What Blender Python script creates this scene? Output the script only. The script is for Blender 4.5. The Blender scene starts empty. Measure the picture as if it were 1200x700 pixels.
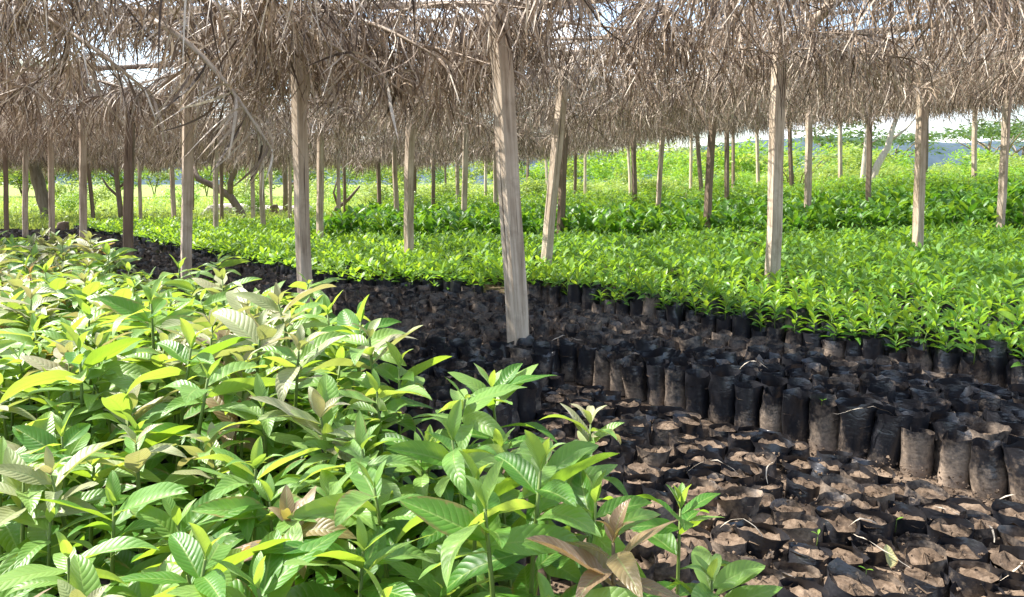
import bpy, math, random
import numpy as np
from mathutils import Matrix, Vector, Euler

# ------------------------------------------------------------------ camera, sky, sun, exposure
sc = bpy.context.scene
COL = sc.collection
PI = math.pi

cam_d = bpy.data.cameras.new('camera')
cam = bpy.data.objects.new('camera', cam_d)
COL.objects.link(cam)
cam.location = (0, 0, 1.15)
cam.rotation_euler = (math.radians(85), 0, 0)
cam_d.sensor_width = 36
cam_d.lens = 26.7
cam_d.shift_y = -0.05
cam_d.clip_start = 0.05
cam_d.clip_end = 2000
sc.camera = cam

SUN_AZ = Vector((-0.93, 0.36))            # ground direction towards the sun
SUN_EL = math.radians(50)
w = bpy.data.worlds.new('World')
sc.world = w
w.use_nodes = True
nt = w.node_tree
nt.nodes.clear()
out = nt.nodes.new('ShaderNodeOutputWorld')
bg = nt.nodes.new('ShaderNodeBackground')
sky = nt.nodes.new('ShaderNodeTexSky')
sky.sky_type = 'NISHITA'
sky.sun_disc = False
sky.sun_elevation = SUN_EL
sky.sun_rotation = math.atan2(SUN_AZ.x, SUN_AZ.y)
sky.dust_density = 1.5
tc = nt.nodes.new('ShaderNodeTexCoord')
mp = nt.nodes.new('ShaderNodeMapping')
mp.inputs['Scale'].default_value = (1, 1, 2.6)
cn = nt.nodes.new('ShaderNodeTexNoise')
cn.inputs['Scale'].default_value = 3.2
cn.inputs['Detail'].default_value = 7
cr = nt.nodes.new('ShaderNodeMapRange')
cr.inputs['From Min'].default_value = 0.52
cr.inputs['From Max'].default_value = 0.66
cmix = nt.nodes.new('ShaderNodeMixRGB')
cmix.inputs['Color2'].default_value = (6.2, 6.5, 7.0, 1)
nt.links.new(tc.outputs['Generated'], mp.inputs['Vector'])
nt.links.new(mp.outputs[0], cn.inputs['Vector'])
nt.links.new(cn.outputs['Fac'], cr.inputs['Value'])
nt.links.new(cr.outputs[0], cmix.inputs['Fac'])
nt.links.new(sky.outputs[0], cmix.inputs['Color1'])
nt.links.new(cmix.outputs[0], bg.inputs['Color'])
nt.links.new(bg.outputs[0], out.inputs[0])
bg.inputs['Strength'].default_value = 0.15

sd = bpy.data.lights.new('sun', 'SUN')
sd.energy = 5.0
sd.angle = math.radians(0.53)
sd.color = (1.0, 0.955, 0.885)
sun = bpy.data.objects.new('sun', sd)
COL.objects.link(sun)
sdir = Vector((SUN_AZ.x * math.cos(SUN_EL), SUN_AZ.y * math.cos(SUN_EL), math.sin(SUN_EL)))
sun.rotation_euler = sdir.to_track_quat('Z', 'Y').to_euler()
sun.location = sdir * 40

sc.view_settings.view_transform = 'Standard'
sc.view_settings.look = 'None'
sc.view_settings.exposure = 1.5
sc.view_settings.gamma = 1
sc.cycles.max_bounces = 8
sc.cycles.diffuse_bounces = 4
sc.cycles.transmission_bounces = 5
sc.cycles.use_denoising = True

R = random.Random(11)
NR = np.random.default_rng(11)
U = np.array((.657, -.754))
N = np.array((.754, .657))

def sm(a, b, x):
    t = np.clip((x - a) / (b - a), 0, 1)
    return t * t * (3 - 2 * t)

def rise(x, y):
    return 0.06 * np.maximum(0, np.minimum(x, 14) - 2.5) * sm(8, 16, y)

def roofz(x, y):
    return 2.30 + rise(x, y) - .14 * np.clip((-x - 1) / 6, 0, 1) - .26 * sm(9, 19, y) * sm(3, -1, x) + .34 * np.clip((x - .5) / 5, 0, 1)

# ------------------------------------------------------------------ materials
def new_mat(name):
    m = bpy.data.materials.new(name)
    m.use_nodes = True
    t = m.node_tree
    t.nodes.clear()
    return m, t, t.nodes.new('ShaderNodeOutputMaterial')

class NB:
    def __init__(s, t): s.t = t
    def n(s, typ, **kw):
        x = s.t.nodes.new(typ)
        for k, v in kw.items():
            setattr(x, k, v)
        return x
    def l(s, a, b): s.t.links.new(a, b)
    def math(s, op, a, b=None, c=None):
        x = s.n('ShaderNodeMath', operation=op)
        for i, v in enumerate((a, b, c)):
            if v is None: continue
            if isinstance(v, (int, float)): x.inputs[i].default_value = v
            else: s.l(v, x.inputs[i])
        return x.outputs[0]
    def mix(s, f, a, b, mode='MIX'):
        x = s.n('ShaderNodeMixRGB', blend_type=mode)
        for i, v in zip(('Fac', 'Color1', 'Color2'), (f, a, b)):
            if isinstance(v, (int, float)): x.inputs[i].default_value = v
            elif isinstance(v, tuple): x.inputs[i].default_value = v + (1,)
            else: s.l(v, x.inputs[i])
        return x.outputs[0]
    def ramp(s, f, stops):
        x = s.n('ShaderNodeValToRGB')
        e = x.color_ramp.elements
        while len(e) < len(stops): e.new(.5)
        for q, (p, c) in zip(e, stops):
            q.position = p
            q.color = c + (1,)
        s.l(f, x.inputs[0])
        return x.outputs[0]
    def noise(s, vec, scale, detail=3, rough=.55, fac=True):
        x = s.n('ShaderNodeTexNoise')
        x.inputs['Scale'].default_value = scale
        x.inputs['Detail'].default_value = detail
        x.inputs['Roughness'].default_value = rough
        if vec is not None: s.l(vec, x.inputs['Vector'])
        return x.outputs['Fac']
    def mapr(s, v, a, b, c=0., d=1.):
        x = s.n('ShaderNodeMapRange')
        s.l(v, x.inputs['Value'])
        for k, q in zip(('From Min', 'From Max', 'To Min', 'To Max'), (a, b, c, d)):
            x.inputs[k].default_value = q
        return x.outputs[0]

def leaf_mat(name, top_a, top_b, trans_a, trans_b, rough=.42, veins=0, tw=.38, tint=False, under=None, bump=.22, sheen=0.0, vein_col=(.35, .45, .12)):
    m, t, o = new_mat(name)
    b = NB(t)
    if tint:
        rnd = b.n('ShaderNodeAttribute', attribute_name='tint').outputs['Fac']
    else:
        rnd = b.n('ShaderNodeObjectInfo').outputs['Random']
    base = b.mix(rnd, top_a, top_b)
    tr = b.mix(rnd, trans_a, trans_b)
    pr = b.n('ShaderNodeBsdfPrincipled')
    pr.inputs['Roughness'].default_value = rough
    pr.inputs['Specular IOR Level'].default_value = .45
    if veins:
        uv = b.n('ShaderNodeUVMap').outputs[0]
        sp = b.n('ShaderNodeSeparateXYZ')
        b.l(uv, sp.inputs[0])
        au = b.math('ABSOLUTE', b.math('SUBTRACT', sp.outputs[0], .5))     # 0 at midrib .. .5 edge
        ph = b.math('SUBTRACT', sp.outputs[1], b.math('MULTIPLY', b.math('POWER', au, 1.25), .42))
        wv = b.math('ABSOLUTE', b.math('SINE', b.math('MULTIPLY', ph, PI * veins)))
        hgt = b.math('POWER', wv, .55)
        midm = b.mapr(au, .012, .045, 1, 0)
        latm = b.mapr(wv, 0, .2, .8, 0)
        vm = b.math('MAXIMUM', midm, latm)
        fine = b.noise(uv, 60, 2)
        base = b.mix(b.math('MULTIPLY', vm, .65), base, vein_col)
        tr = b.mix(b.math('MULTIPLY', vm, .4), tr, (trans_a[0] * .5, trans_a[1] * .5, trans_a[2] * .5))
        mott = b.noise(uv, 5, 3)
        base = b.mix(b.mapr(mott, .3, .75, 0, .3), base, tuple(x * .65 for x in top_a))
        eg = b.math('ADD', b.math('MULTIPLY', au, 1.3), b.math('MULTIPLY', b.noise(b.n('ShaderNodeTexCoord').outputs['Object'], 14, 3), .55))
        old = b.math('MULTIPLY', b.mapr(eg, .80, .90), b.mapr(b.math('FRACT', b.math('MULTIPLY', rnd, 7.3)), .78, .82))
        base = b.mix(b.math('MULTIPLY', old, .85), base, (.24, .15, .06))
        base = b.mix(b.math('MULTIPLY', midm, .35), base, (.16, .30, .05))
        spot = b.mapr(b.noise(b.n('ShaderNodeTexCoord').outputs['Object'], 55, 2), .68, .74, 0, .5)
        base = b.mix(spot, base, (.12, .09, .03))
        hh = b.math('ADD', b.math('SUBTRACT', hgt, b.math('MULTIPLY', midm, .8)), b.math('MULTIPLY', fine, .12))
        bp = b.n('ShaderNodeBump')
        bp.inputs['Strength'].default_value = bump
        bp.inputs['Distance'].default_value = .006
        b.l(hh, bp.inputs['Height'])
        b.l(bp.outputs[0], pr.inputs['Normal'])
    if under:
        geo = b.n('ShaderNodeNewGeometry')
        base = b.mix(b.math('MULTIPLY', geo.outputs['Backfacing'], .75), base, under)
    b.l(base, pr.inputs['Base Color'])
    if sheen:
        pr.inputs['Sheen Weight'].default_value = sheen
        pr.inputs['Sheen Roughness'].default_value = .4
        pr.inputs['Sheen Tint'].default_value = (1, .93, .92, 1)
    tl = b.n('ShaderNodeBsdfTranslucent')
    b.l(tr, tl.inputs['Color'])
    mx = b.n('ShaderNodeMixShader')
    mx.inputs[0].default_value = tw
    b.l(pr.outputs[0], mx.inputs[1])
    b.l(tl.outputs[0], mx.inputs[2])
    b.l(mx.outputs[0], o.inputs[0])
    return m

M = {}
M['leaf_green'] = leaf_mat('broad leaf green', (.04, .15, .012), (.09, .23, .028), (.28, .50, .03), (.44, .60, .04), .43, 11, .38, under=(.14, .24, .06), sheen=.0)
M['leaf_young'] = leaf_mat('broad leaf light', (.12, .27, .04), (.22, .36, .08), (.40, .58, .05), (.54, .66, .07), .42, 11, .36, under=(.22, .33, .09), sheen=.16)
M['leaf_bronze'] = leaf_mat('broad leaf bronze', (.22, .17, .06), (.27, .17, .11), (.42, .36, .05), (.46, .26, .08), .40, 11, .34, under=(.26, .17, .10), sheen=.25, vein_col=(.42, .40, .18))
M['leaf_pink'] = leaf_mat('broad leaf pinkish', (.22, .29, .09), (.33, .29, .17), (.42, .50, .08), (.46, .40, .14), .46, 11, .30, under=(.30, .27, .15), sheen=.3, vein_col=(.42, .44, .24))
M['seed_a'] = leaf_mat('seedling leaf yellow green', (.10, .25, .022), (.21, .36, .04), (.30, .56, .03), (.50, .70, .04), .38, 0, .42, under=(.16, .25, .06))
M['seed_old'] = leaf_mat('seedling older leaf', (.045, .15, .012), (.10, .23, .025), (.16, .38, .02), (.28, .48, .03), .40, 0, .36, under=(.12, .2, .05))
M['seed_a_mass'] = leaf_mat('seedling mass yellow green', (.10, .25, .022), (.21, .36, .04), (.30, .56, .03), (.50, .70, .04), .52, 0, .42, tint=True)
M['seed_b_mass'] = leaf_mat('seedling mass deep green', (.07, .20, .02), (.16, .30, .04), (.22, .46, .03), (.42, .62, .04), .52, 0, .36, tint=True)
M['tall_leaf'] = leaf_mat('tall nursery leaf', (.045, .155, .016), (.12, .25, .03), (.13, .38, .02), (.34, .54, .03), .46, 0, .34, tint=True)
M['hedge_leaf'] = leaf_mat('hedge leaf', (.08, .20, .018), (.17, .30, .035), (.30, .54, .025), (.46, .62, .04), .45, 0, .36, tint=True)
M['shrub_leaf'] = leaf_mat('sunny shrub leaf', (.12, .20, .04), (.24, .32, .08), (.34, .46, .05), (.52, .60, .10), .5, 0, .38, tint=True)
M['tree_leaf'] = leaf_mat('tree leaf', (.035, .07, .025), (.07, .12, .03), (.10, .18, .03), (.16, .26, .04), .5, 0, .3, tint=True)
M['grass'] = leaf_mat('grass blade', (.16, .24, .05), (.30, .38, .10), (.36, .48, .06), (.55, .62, .12), .55, 0, .4, tint=True)

def thatch_mat(name, stops, tw=.12):
    m, t, o = new_mat(name)
    b = NB(t)
    tint = b.n('ShaderNodeAttribute', attribute_name='tint').outputs['Fac']
    rnd = b.n('ShaderNodeObjectInfo').outputs['Random']
    f = b.math('ADD', b.math('MULTIPLY', tint, .86), b.math('MULTIPLY', rnd, .14))
    c = b.ramp(f, stops)
    nz = b.noise(b.n('ShaderNodeTexCoord').outputs['Object'], 30, 3)
    c = b.mix(b.mapr(nz, .35, .7, 0, .35), c, (.13, .095, .07))
    pr = b.n('ShaderNodeBsdfPrincipled')
    pr.inputs['Roughness'].default_value = .6
    pr.inputs['Specular IOR Level'].default_value = .3
    b.l(c, pr.inputs['Base Color'])
    tl = b.n('ShaderNodeBsdfTranslucent')
    b.l(c, tl.inputs['Color'])
    mx = b.n('ShaderNodeMixShader')
    mx.inputs[0].default_value = tw
    b.l(pr.outputs[0], mx.inputs[1]); b.l(tl.outputs[0], mx.inputs[2]); b.l(mx.outputs[0], o.inputs[0])
    return m
M['thatch'] = thatch_mat('dry palm leaf', [(0, (.04, .026, .017)), (.28, (.15, .10, .064)), (.60, (.39, .295, .205)), (1, (.74, .655, .545))])

def wood_mat(name, stops, scale=1.0):
    m, t, o = new_mat(name)
    b = NB(t)
    ob = b.n('ShaderNodeTexCoord').outputs['Object']
    rnd = b.n('ShaderNodeObjectInfo').outputs['Random']
    off = b.n('ShaderNodeVectorMath', operation='ADD')
    cb = b.n('ShaderNodeCombineXYZ')
    for i in range(3): b.l(b.math('MULTIPLY', rnd, 37.0), cb.inputs[i])
    b.l(ob, off.inputs[0]); b.l(cb.outputs[0], off.inputs[1])
    mpn = b.n('ShaderNodeMapping')
    mpn.inputs['Scale'].default_value = (26 * scale, 26 * scale, 1.6 * scale)
    b.l(off.outputs[0], mpn.inputs['Vector'])
    g = b.noise(mpn.outputs[0], 1.6, 6, .62)
    big = b.noise(off.outputs[0], 3.2, 3)
    f = b.math('ADD', b.math('MULTIPLY', g, .7), b.math('MULTIPLY', big, .3))
    c = b.ramp(f, stops)
    c = b.mix(b.mapr(rnd, 0, 1, 0, .35), c, (.62, .50, .40), 'MULTIPLY')
    kn = b.n('ShaderNodeTexVoronoi')
    kn.inputs['Scale'].default_value = 3.3
    b.l(off.outputs[0], kn.inputs['Vector'])
    c = b.mix(b.mapr(kn.outputs['Distance'], .03, .09, .55, 0), c, (.09, .055, .03))
    mp2 = b.n('ShaderNodeMapping')
    mp2.inputs['Scale'].default_value = (40, 40, .9)
    b.l(off.outputs[0], mp2.inputs['Vector'])
    stain = b.mapr(b.noise(off.outputs[0], 7, 5, .7), .52, .72, 0, .5)
    c = b.mix(stain, c, (.17, .125, .085))
    spz = b.n('ShaderNodeSeparateXYZ')
    b.l(ob, spz.inputs[0])
    mud = b.mapr(b.math('ADD', spz.outputs[2], b.math('MULTIPLY', big, .5)), .30, .55, .75, 0)
    c = b.mix(mud, c, (.16, .115, .08))
    ck = b.noise(mp2.outputs[0], 1, 2)
    ckm = b.mapr(ck, .29, .34, 1, 0)
    c = b.mix(b.math('MULTIPLY', ckm, .8), c, (.05, .032, .02))
    pr = b.n('ShaderNodeBsdfPrincipled')
    pr.inputs['Roughness'].default_value = .8
    pr.inputs['Specular IOR Level'].default_value = .25
    b.l(c, pr.inputs['Base Color'])
    bp = b.n('ShaderNodeBump')
    bp.inputs['Strength'].default_value = .6
    bp.inputs['Distance'].default_value = .006
    b.l(b.math('SUBTRACT', g, ckm), bp.inputs['Height'])
    b.l(bp.outputs[0], pr.inputs['Normal'])
    b.l(pr.outputs[0], o.inputs[0])
    return m
M['wood'] = wood_mat('weathered timber', [(.28, (.17, .12, .08)), (.42, (.38, .30, .22)), (.55, (.55, .455, .35)), (.72, (.70, .61, .495))])
M['dark_wood'] = wood_mat('dark timber', [(.25, (.09, .06, .042)), (.5, (.21, .155, .11)), (.8, (.36, .275, .205))])
M['bark'] = wood_mat('bark', [(.25, (.10, .075, .055)), (.5, (.22, .17, .13)), (.8, (.36, .30, .25))], .5)
M['pale_bark'] = wood_mat('pale bark', [(.25, (.30, .24, .20)), (.5, (.46, .39, .33)), (.8, (.60, .53, .46))], .5)

def simple(name, col, rough=.7, spec=.3):
    m, t, o = new_mat(name)
    b = NB(t)
    pr = b.n('ShaderNodeBsdfPrincipled')
    nz = b.noise(b.n('ShaderNodeTexCoord').outputs['Object'], 24, 4)
    b.l(b.mix(b.mapr(nz, .3, .7, 0, 1), tuple(c * .7 for c in col), tuple(min(1, c * 1.2) for c in col)), pr.inputs['Base Color'])
    pr.inputs['Roughness'].default_value = rough
    pr.inputs['Specular IOR Level'].default_value = spec
    b.l(pr.outputs[0], o.inputs[0])
    return m
M['stem_green'] = simple('green stem', (.13, .19, .04), .5)
M['stem_brown'] = simple('woody stem', (.16, .12, .06), .7)
M['straw'] = simple('bleached strip', (.42, .36, .28), .7)

def soil_mat(name, grass=False):
    m, t, o = new_mat(name)
    b = NB(t)
    pos = b.n('ShaderNodeNewGeometry').outputs['Position']
    n1 = b.noise(pos, 9, 6, .65)
    n2 = b.noise(pos, 70, 4, .6)
    f = b.math('ADD', b.math('MULTIPLY', n1, .6), b.math('MULTIPLY', n2, .4))
    c = b.ramp(f, [(.32, (.04, .027, .018)), (.46, (.10, .07, .047)), (.58, (.19, .138, .096)), (.78, (.33, .255, .185))])
    hgt = f
    if grass:
        sp = b.n('ShaderNodeSeparateXYZ')
        b.l(pos, sp.inputs[0])
        nz = b.noise(pos, .55, 4)
        yy = b.math('ADD', sp.outputs[1], b.math('MULTIPLY', b.math('SUBTRACT', nz, .5), 5))
        gm = b.mapr(yy, 16.5, 18.5)
        g1 = b.noise(pos, 1.1, 6, .7)
        g2 = b.noise(pos, 14, 4, .7)
        gc = b.ramp(b.math('ADD', b.math('MULTIPLY', g1, .55), b.math('MULTIPLY', g2, .45)),
                    [(.3, (.10, .15, .03)), (.45, (.19, .26, .055)), (.6, (.29, .35, .09)), (.75, (.37, .39, .15))])
        c = b.mix(gm, c, gc)
    pr = b.n('ShaderNodeBsdfPrincipled')
    pr.inputs['Roughness'].default_value = .95
    pr.inputs['Specular IOR Level'].default_value = .15
    b.l(c, pr.inputs['Base Color'])
    bp = b.n('ShaderNodeBump')
    bp.inputs['Strength'].default_value = .9
    bp.inputs['Distance'].default_value = .012
    b.l(hgt, bp.inputs['Height'])
    b.l(bp.outputs[0], pr.inputs['Normal'])
    b.l(pr.outputs[0], o.inputs[0])
    return m
M['ground'] = soil_mat('bare earth and grass', True)
M['soil'] = soil_mat('potting soil')

def film_mat(name, bias):
    m, t, o = new_mat(name)
    b = NB(t)
    tcn = b.n('ShaderNodeTexCoord').outputs['Object']
    rnd = b.n('ShaderNodeObjectInfo').outputs['Random']
    off = b.n('ShaderNodeVectorMath', operation='ADD')
    cb = b.n('ShaderNodeCombineXYZ')
    for i in range(3): b.l(b.math('MULTIPLY', rnd, 53.0), cb.inputs[i])
    b.l(tcn, off.inputs[0]); b.l(cb.outputs[0], off.inputs[1])
    mpn = b.n('ShaderNodeMapping')
    mpn.inputs['Scale'].default_value = (1, 1, 2.2)
    b.l(off.outputs[0], mpn.inputs['Vector'])
    n1 = b.noise(off.outputs[0], 11, 5, .65)
    n2 = b.noise(off.outputs[0], 60, 4, .7)
    sp = b.n('ShaderNodeSeparateXYZ')
    b.l(tcn, sp.inputs[0])
    low = b.mapr(sp.outputs[2], .0, .2, .24, -.06)                    # soil splashed on the lower part
    dm = b.math('ADD', b.math('ADD', b.math('MULTIPLY', n1, .7), b.math('MULTIPLY', n2, .45)), low)
    dm = b.math('ADD', dm, b.mapr(rnd, 0, 1, -.17 + bias, .2 + bias))
    dust = b.mapr(dm, .56, .86, 0, .85)
    dcol = b.mix(n2, (.16, .115, .08), (.40, .30, .21))
    c = b.mix(dust, (.018, .018, .021), dcol)
    pr = b.n('ShaderNodeBsdfPrincipled')
    b.l(c, pr.inputs['Base Color'])
    b.l(b.mapr(dust, 0, .85, .29, .88), pr.inputs['Roughness'])
    pr.inputs['Specular IOR Level'].default_value = .6
    bp = b.n('ShaderNodeBump')
    bp.inputs['Strength'].default_value = .7
    bp.inputs['Distance'].default_value = .008
    cr = b.noise(mpn.outputs[0], 15, 3, .55)
    b.l(b.math('ABSOLUTE', b.math('SUBTRACT', cr, .5)), bp.inputs['Height'])
    b.l(bp.outputs[0], pr.inputs['Normal'])
    b.l(pr.outputs[0], o.inputs[0])
    return m
M['film'] = film_mat('black polythene film', -.07)
M['film_low'] = film_mat('black polythene film of low bags', -.25)

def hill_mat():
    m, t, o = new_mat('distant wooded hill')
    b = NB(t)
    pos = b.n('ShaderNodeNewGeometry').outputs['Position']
    c = b.ramp(b.noise(pos, .12, 6, .65), [(.3, (.05, .075, .10)), (.6, (.085, .115, .14)), (.8, (.12, .16, .17))])  # blue of distant haze mixed into the hill colour
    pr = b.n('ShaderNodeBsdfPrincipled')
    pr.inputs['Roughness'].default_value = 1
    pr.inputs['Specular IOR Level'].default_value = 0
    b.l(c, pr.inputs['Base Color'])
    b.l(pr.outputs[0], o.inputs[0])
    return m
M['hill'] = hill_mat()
M['concrete'] = simple('pale concrete', (.50, .44, .39), .9)

# ------------------------------------------------------------------ mesh data (all quads)
class MD:
    def __init__(s, V=None, F=None, UV=None, T=None):
        s.V = np.zeros((0, 3)) if V is None else np.asarray(V, float)
        s.F = np.zeros((0, 4), int) if F is None else np.asarray(F, int)
        s.UV = np.zeros((len(s.V), 2)) if UV is None else np.asarray(UV, float)
        s.T = np.full(len(s.V), .5) if T is None else np.asarray(T, float)
    def xf(s, m, tint=None):
        m = np.array(m)
        V = s.V @ m[:3, :3].T + m[:3, 3]
        return MD(V, s.F, s.UV, s.T if tint is None else np.full(len(s.V), tint))

def merge(ms):
    ms = [m for m in ms if len(m.V)]
    off = np.cumsum([0] + [len(m.V) for m in ms])[:-1]
    return MD(np.concatenate([m.V for m in ms]), np.concatenate([m.F + o for m, o in zip(ms, off)]),
              np.concatenate([m.UV for m in ms]), np.concatenate([m.T for m in ms]))

def to_mesh(name, md, mat, smooth=True):
    me = bpy.data.meshes.new(name)
    nv, nf = len(md.V), len(md.F)
    me.vertices.add(nv)
    me.vertices.foreach_set('co', md.V.astype(np.float32).ravel())
    me.loops.add(nf * 4)
    me.loops.foreach_set('vertex_index', md.F.astype(np.int32).ravel())
    me.polygons.add(nf)
    me.polygons.foreach_set('loop_start', np.arange(0, nf * 4, 4, dtype=np.int32))
    me.polygons.foreach_set('loop_total', np.full(nf, 4, dtype=np.int32))
    me.update(calc_edges=True)
    me.polygons.foreach_set('use_smooth', np.full(nf, smooth))
    uv = me.uv_layers.new(name='UVMap')
    uv.data.foreach_set('uv', md.UV[md.F.ravel()].astype(np.float32).ravel())
    at = me.attributes.new('tint', 'FLOAT', 'POINT')
    at.data.foreach_set('value', md.T.astype(np.float32))
    me.materials.append(mat)
    me.validate()
    return me

def obj(name, data, parent=None, m=None):
    o = bpy.data.objects.new(name, data)
    COL.objects.link(o)
    if parent is not None: o.parent = parent
    if m is not None: o.matrix_basis = m
    return o

def tag(o, label, cat, group=None, kind=None):
    if label: o['label'] = label
    if cat: o['category'] = cat
    if group: o['group'] = group
    if kind: o['kind'] = kind
    return o

def struct(name, md, mat, smooth=True):
    o = obj(name, to_mesh(name, md, mat, smooth))
    o['kind'] = 'structure'
    return o

def empty(name, loc, rz=0, rx=0, ry=0, s=1.):
    o = bpy.data.objects.new(name, None)
    o.empty_display_size = .05
    COL.objects.link(o)
    o.location = loc
    o.rotation_euler = (rx, ry, rz)
    o.scale = (s, s, s)
    return o

def copy_thing(root, kids):
    r = root.copy()
    COL.objects.link(r)
    for k in kids:
        c = k.copy()
        COL.objects.link(c)
        c.parent = r
    return r

def nrm(a):
    return a / np.maximum(np.linalg.norm(a, axis=-1, keepdims=True), 1e-9)

def ribbon(P, W, S, tint=.5):
    P = np.asarray(P, float)
    S = nrm(np.asarray(S, float)) * np.asarray(W, float)[:, None] * .5
    k = len(P)
    V = np.empty((2 * k, 3))
    V[0::2] = P - S
    V[1::2] = P + S
    i = np.arange(k - 1) * 2
    F = np.stack([i, i + 1, i + 3, i + 2], 1)
    UV = np.empty((2 * k, 2))
    UV[0::2, 0] = 0; UV[1::2, 0] = 1
    UV[0::2, 1] = UV[1::2, 1] = np.linspace(0, 1, k)
    return MD(V, F, UV, np.full(2 * k, tint))

def tube(P, rad, n=6, tint=.5, cap=True):
    P = np.asarray(P, float)
    rad = np.broadcast_to(np.asarray(rad, float), (len(P),)).copy()
    if cap:
        P = np.concatenate([P[:1], P, P[-1:]])
        rad = np.concatenate([[1e-4], rad, [1e-4]])
    Q = P[1:-1] if cap else P
    T = nrm(np.gradient(Q, axis=0))
    if cap: T = np.concatenate([T[:1], T, T[-1:]])
    ref = np.array((0, 0, 1.)) if abs(T[len(T) // 2][2]) < .8 else np.array((1., 0, 0))
    A = nrm(np.cross(T, ref)); B = np.cross(T, A)
    a = np.arange(n) * 2 * PI / n
    V = (P[:, None] + rad[:, None, None] * (np.cos(a)[None, :, None] * A[:, None] + np.sin(a)[None, :, None] * B[:, None])).reshape(-1, 3)
    k = len(P)
    i = np.arange(k - 1)[:, None] * n
    j = np.arange(n)[None]
    j2 = (j + 1) % n
    F = np.stack([i + j, i + j2, i + n + j2, i + n + j], -1).reshape(-1, 4)
    return MD(V, F, None, np.full(len(V), tint))

def leaf(L=1., W=.36, droop=.25, fold=.2, nl=8, nw=4, wave=.02, petiole=.08, power=.85, seed=0, twist=0.):
    """leaf blade from the origin along +X, upper side +Z"""
    r = np.random.default_rng(seed)
    t = np.linspace(0, 1, nl + 1)
    u = np.linspace(-1, 1, nw + 1)
    prof = np.sin(PI * np.clip(t, 0, 1) ** power) ** .72 * (1 - .22 * t)
    prof[0] = .04; prof[-1] = .015
    ang = -droop * 2.2 * t ** 1.3
    ds = 1 / nl
    x = np.concatenate([[0], np.cumsum(np.cos(ang[:-1]) * ds)])
    z = np.concatenate([[0], np.cumsum(np.sin(ang[:-1]) * ds)])
    ph = r.uniform(0, 6.28, 2)
    V = np.empty((nl + 1, nw + 1, 3))
    half = prof * W * .5
    for j, q in enumerate(u):
        lift = fold * abs(q) * half + wave * np.sin(t * 9 + ph[0 if q < 0 else 1]) * abs(q) ** 2 * (prof)
        lift = lift + twist * q * half * t
        V[:, j, 0] = x - np.sin(ang) * lift
        V[:, j, 1] = q * half
        V[:, j, 2] = z + np.cos(ang) * lift
    V[:, :, 1] += (.04 * r.normal() * t ** 2)[:, None]
    V[:, :, 0] += petiole
    V[0, :, 0] = 0
    V[:, :, 2] -= 0
    V *= L
    UV = np.empty((nl + 1, nw + 1, 2))
    UV[..., 0] = (u * .5 + .5)[None]
    UV[..., 1] = t[:, None]
    i = np.arange(nl)[:, None] * (nw + 1)
    j = np.arange(nw)[None]
    F = np.stack([i + j, i + j + nw + 1, i + j + nw + 2, i + j + 1], -1).reshape(-1, 4)
    return MD(V.reshape(-1, 3), F, UV.reshape(-1, 2))

def leaf_m(pos, yaw, pitch, roll, s):
    return Matrix.Translation(pos) @ Euler((0, 0, yaw)).to_matrix().to_4x4() @ Euler((0, -pitch, 0)).to_matrix().to_4x4() @ Euler((roll, 0, 0)).to_matrix().to_4x4() @ Matrix.Scale(s, 4)

def in_view(x, y, m=.35):
    return y > .3 and abs(x) < .69 * y + m

def ordw(n):
    tens = ' twenty thirty forty fifty sixty seventy eighty ninety'.split(' ')
    tenth = ' twentieth thirtieth fortieth fiftieth sixtieth seventieth eightieth ninetieth'.split(' ')
    if n <= 20: return ORD[n]
    if n % 10 == 0: return tenth[n // 10 - 1]
    return tens[n // 10 - 1] + '-' + ORD[n % 10]

def on_frame(x, y, z, t=5):
    # whether a point falls in the picture (used only to count rows for the labels)
    c, s_ = math.cos(math.radians(5)), math.sin(math.radians(5))
    f = y * c - (z - 1.15) * s_
    if f < .2: return False
    a, b_ = x / f * 890 + 600, 290 - (y * s_ + (z - 1.15) * c) / f * 890
    return -t < a < 1200 + t and -t < b_ < 700 + t

def label_rows(rows, fmt, far, z=.2, t=5):
    # rows: list of [(order key, x, y, object)], nearest row first
    n = 0
    for r_ in rows:
        inn = sorted((q for q in r_ if on_frame(q[1], q[2], z, t)), key=lambda q: q[0])
        for q in r_:
            if q not in inn: q[3]['label'] = far
        if inn: n += 1
        for k, q in enumerate(inn):
            q[3]['label'] = fmt(n, k + 1, q[3])

ORD = 'zeroth first second third fourth fifth sixth seventh eighth ninth tenth eleventh twelfth thirteenth fourteenth fifteenth sixteenth seventeenth eighteenth nineteenth twentieth'.split()

# ------------------------------------------------------------------ setting: ground, hills
xs = np.concatenate([[-600, -380, -240, -150, -100, -70, -50, -40], np.arange(-32, 32.1, .8), [40, 50, 70, 100, 150, 240, 380, 600]])
ys = np.concatenate([[-60, -35, -20, -12, -8], np.arange(-5, 40.1, .6), [46, 55, 70, 90, 120, 170, 240, 340, 500, 800]])
X, Y = np.meshgrid(xs, ys, indexing='ij')
Z = rise(X, Y) + .012 * np.sin(X * 2.1 + Y) * np.cos(Y * 1.7)
k = len(ys)
i = np.arange(len(xs) - 1)[:, None] * k
j = np.arange(k - 1)[None]
struct('ground', MD(np.stack([X, Y, Z], -1).reshape(-1, 3), np.stack([i + j, i + j + k, i + j + k + 1, i + j + 1], -1).reshape(-1, 4)), M['ground'])

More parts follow.
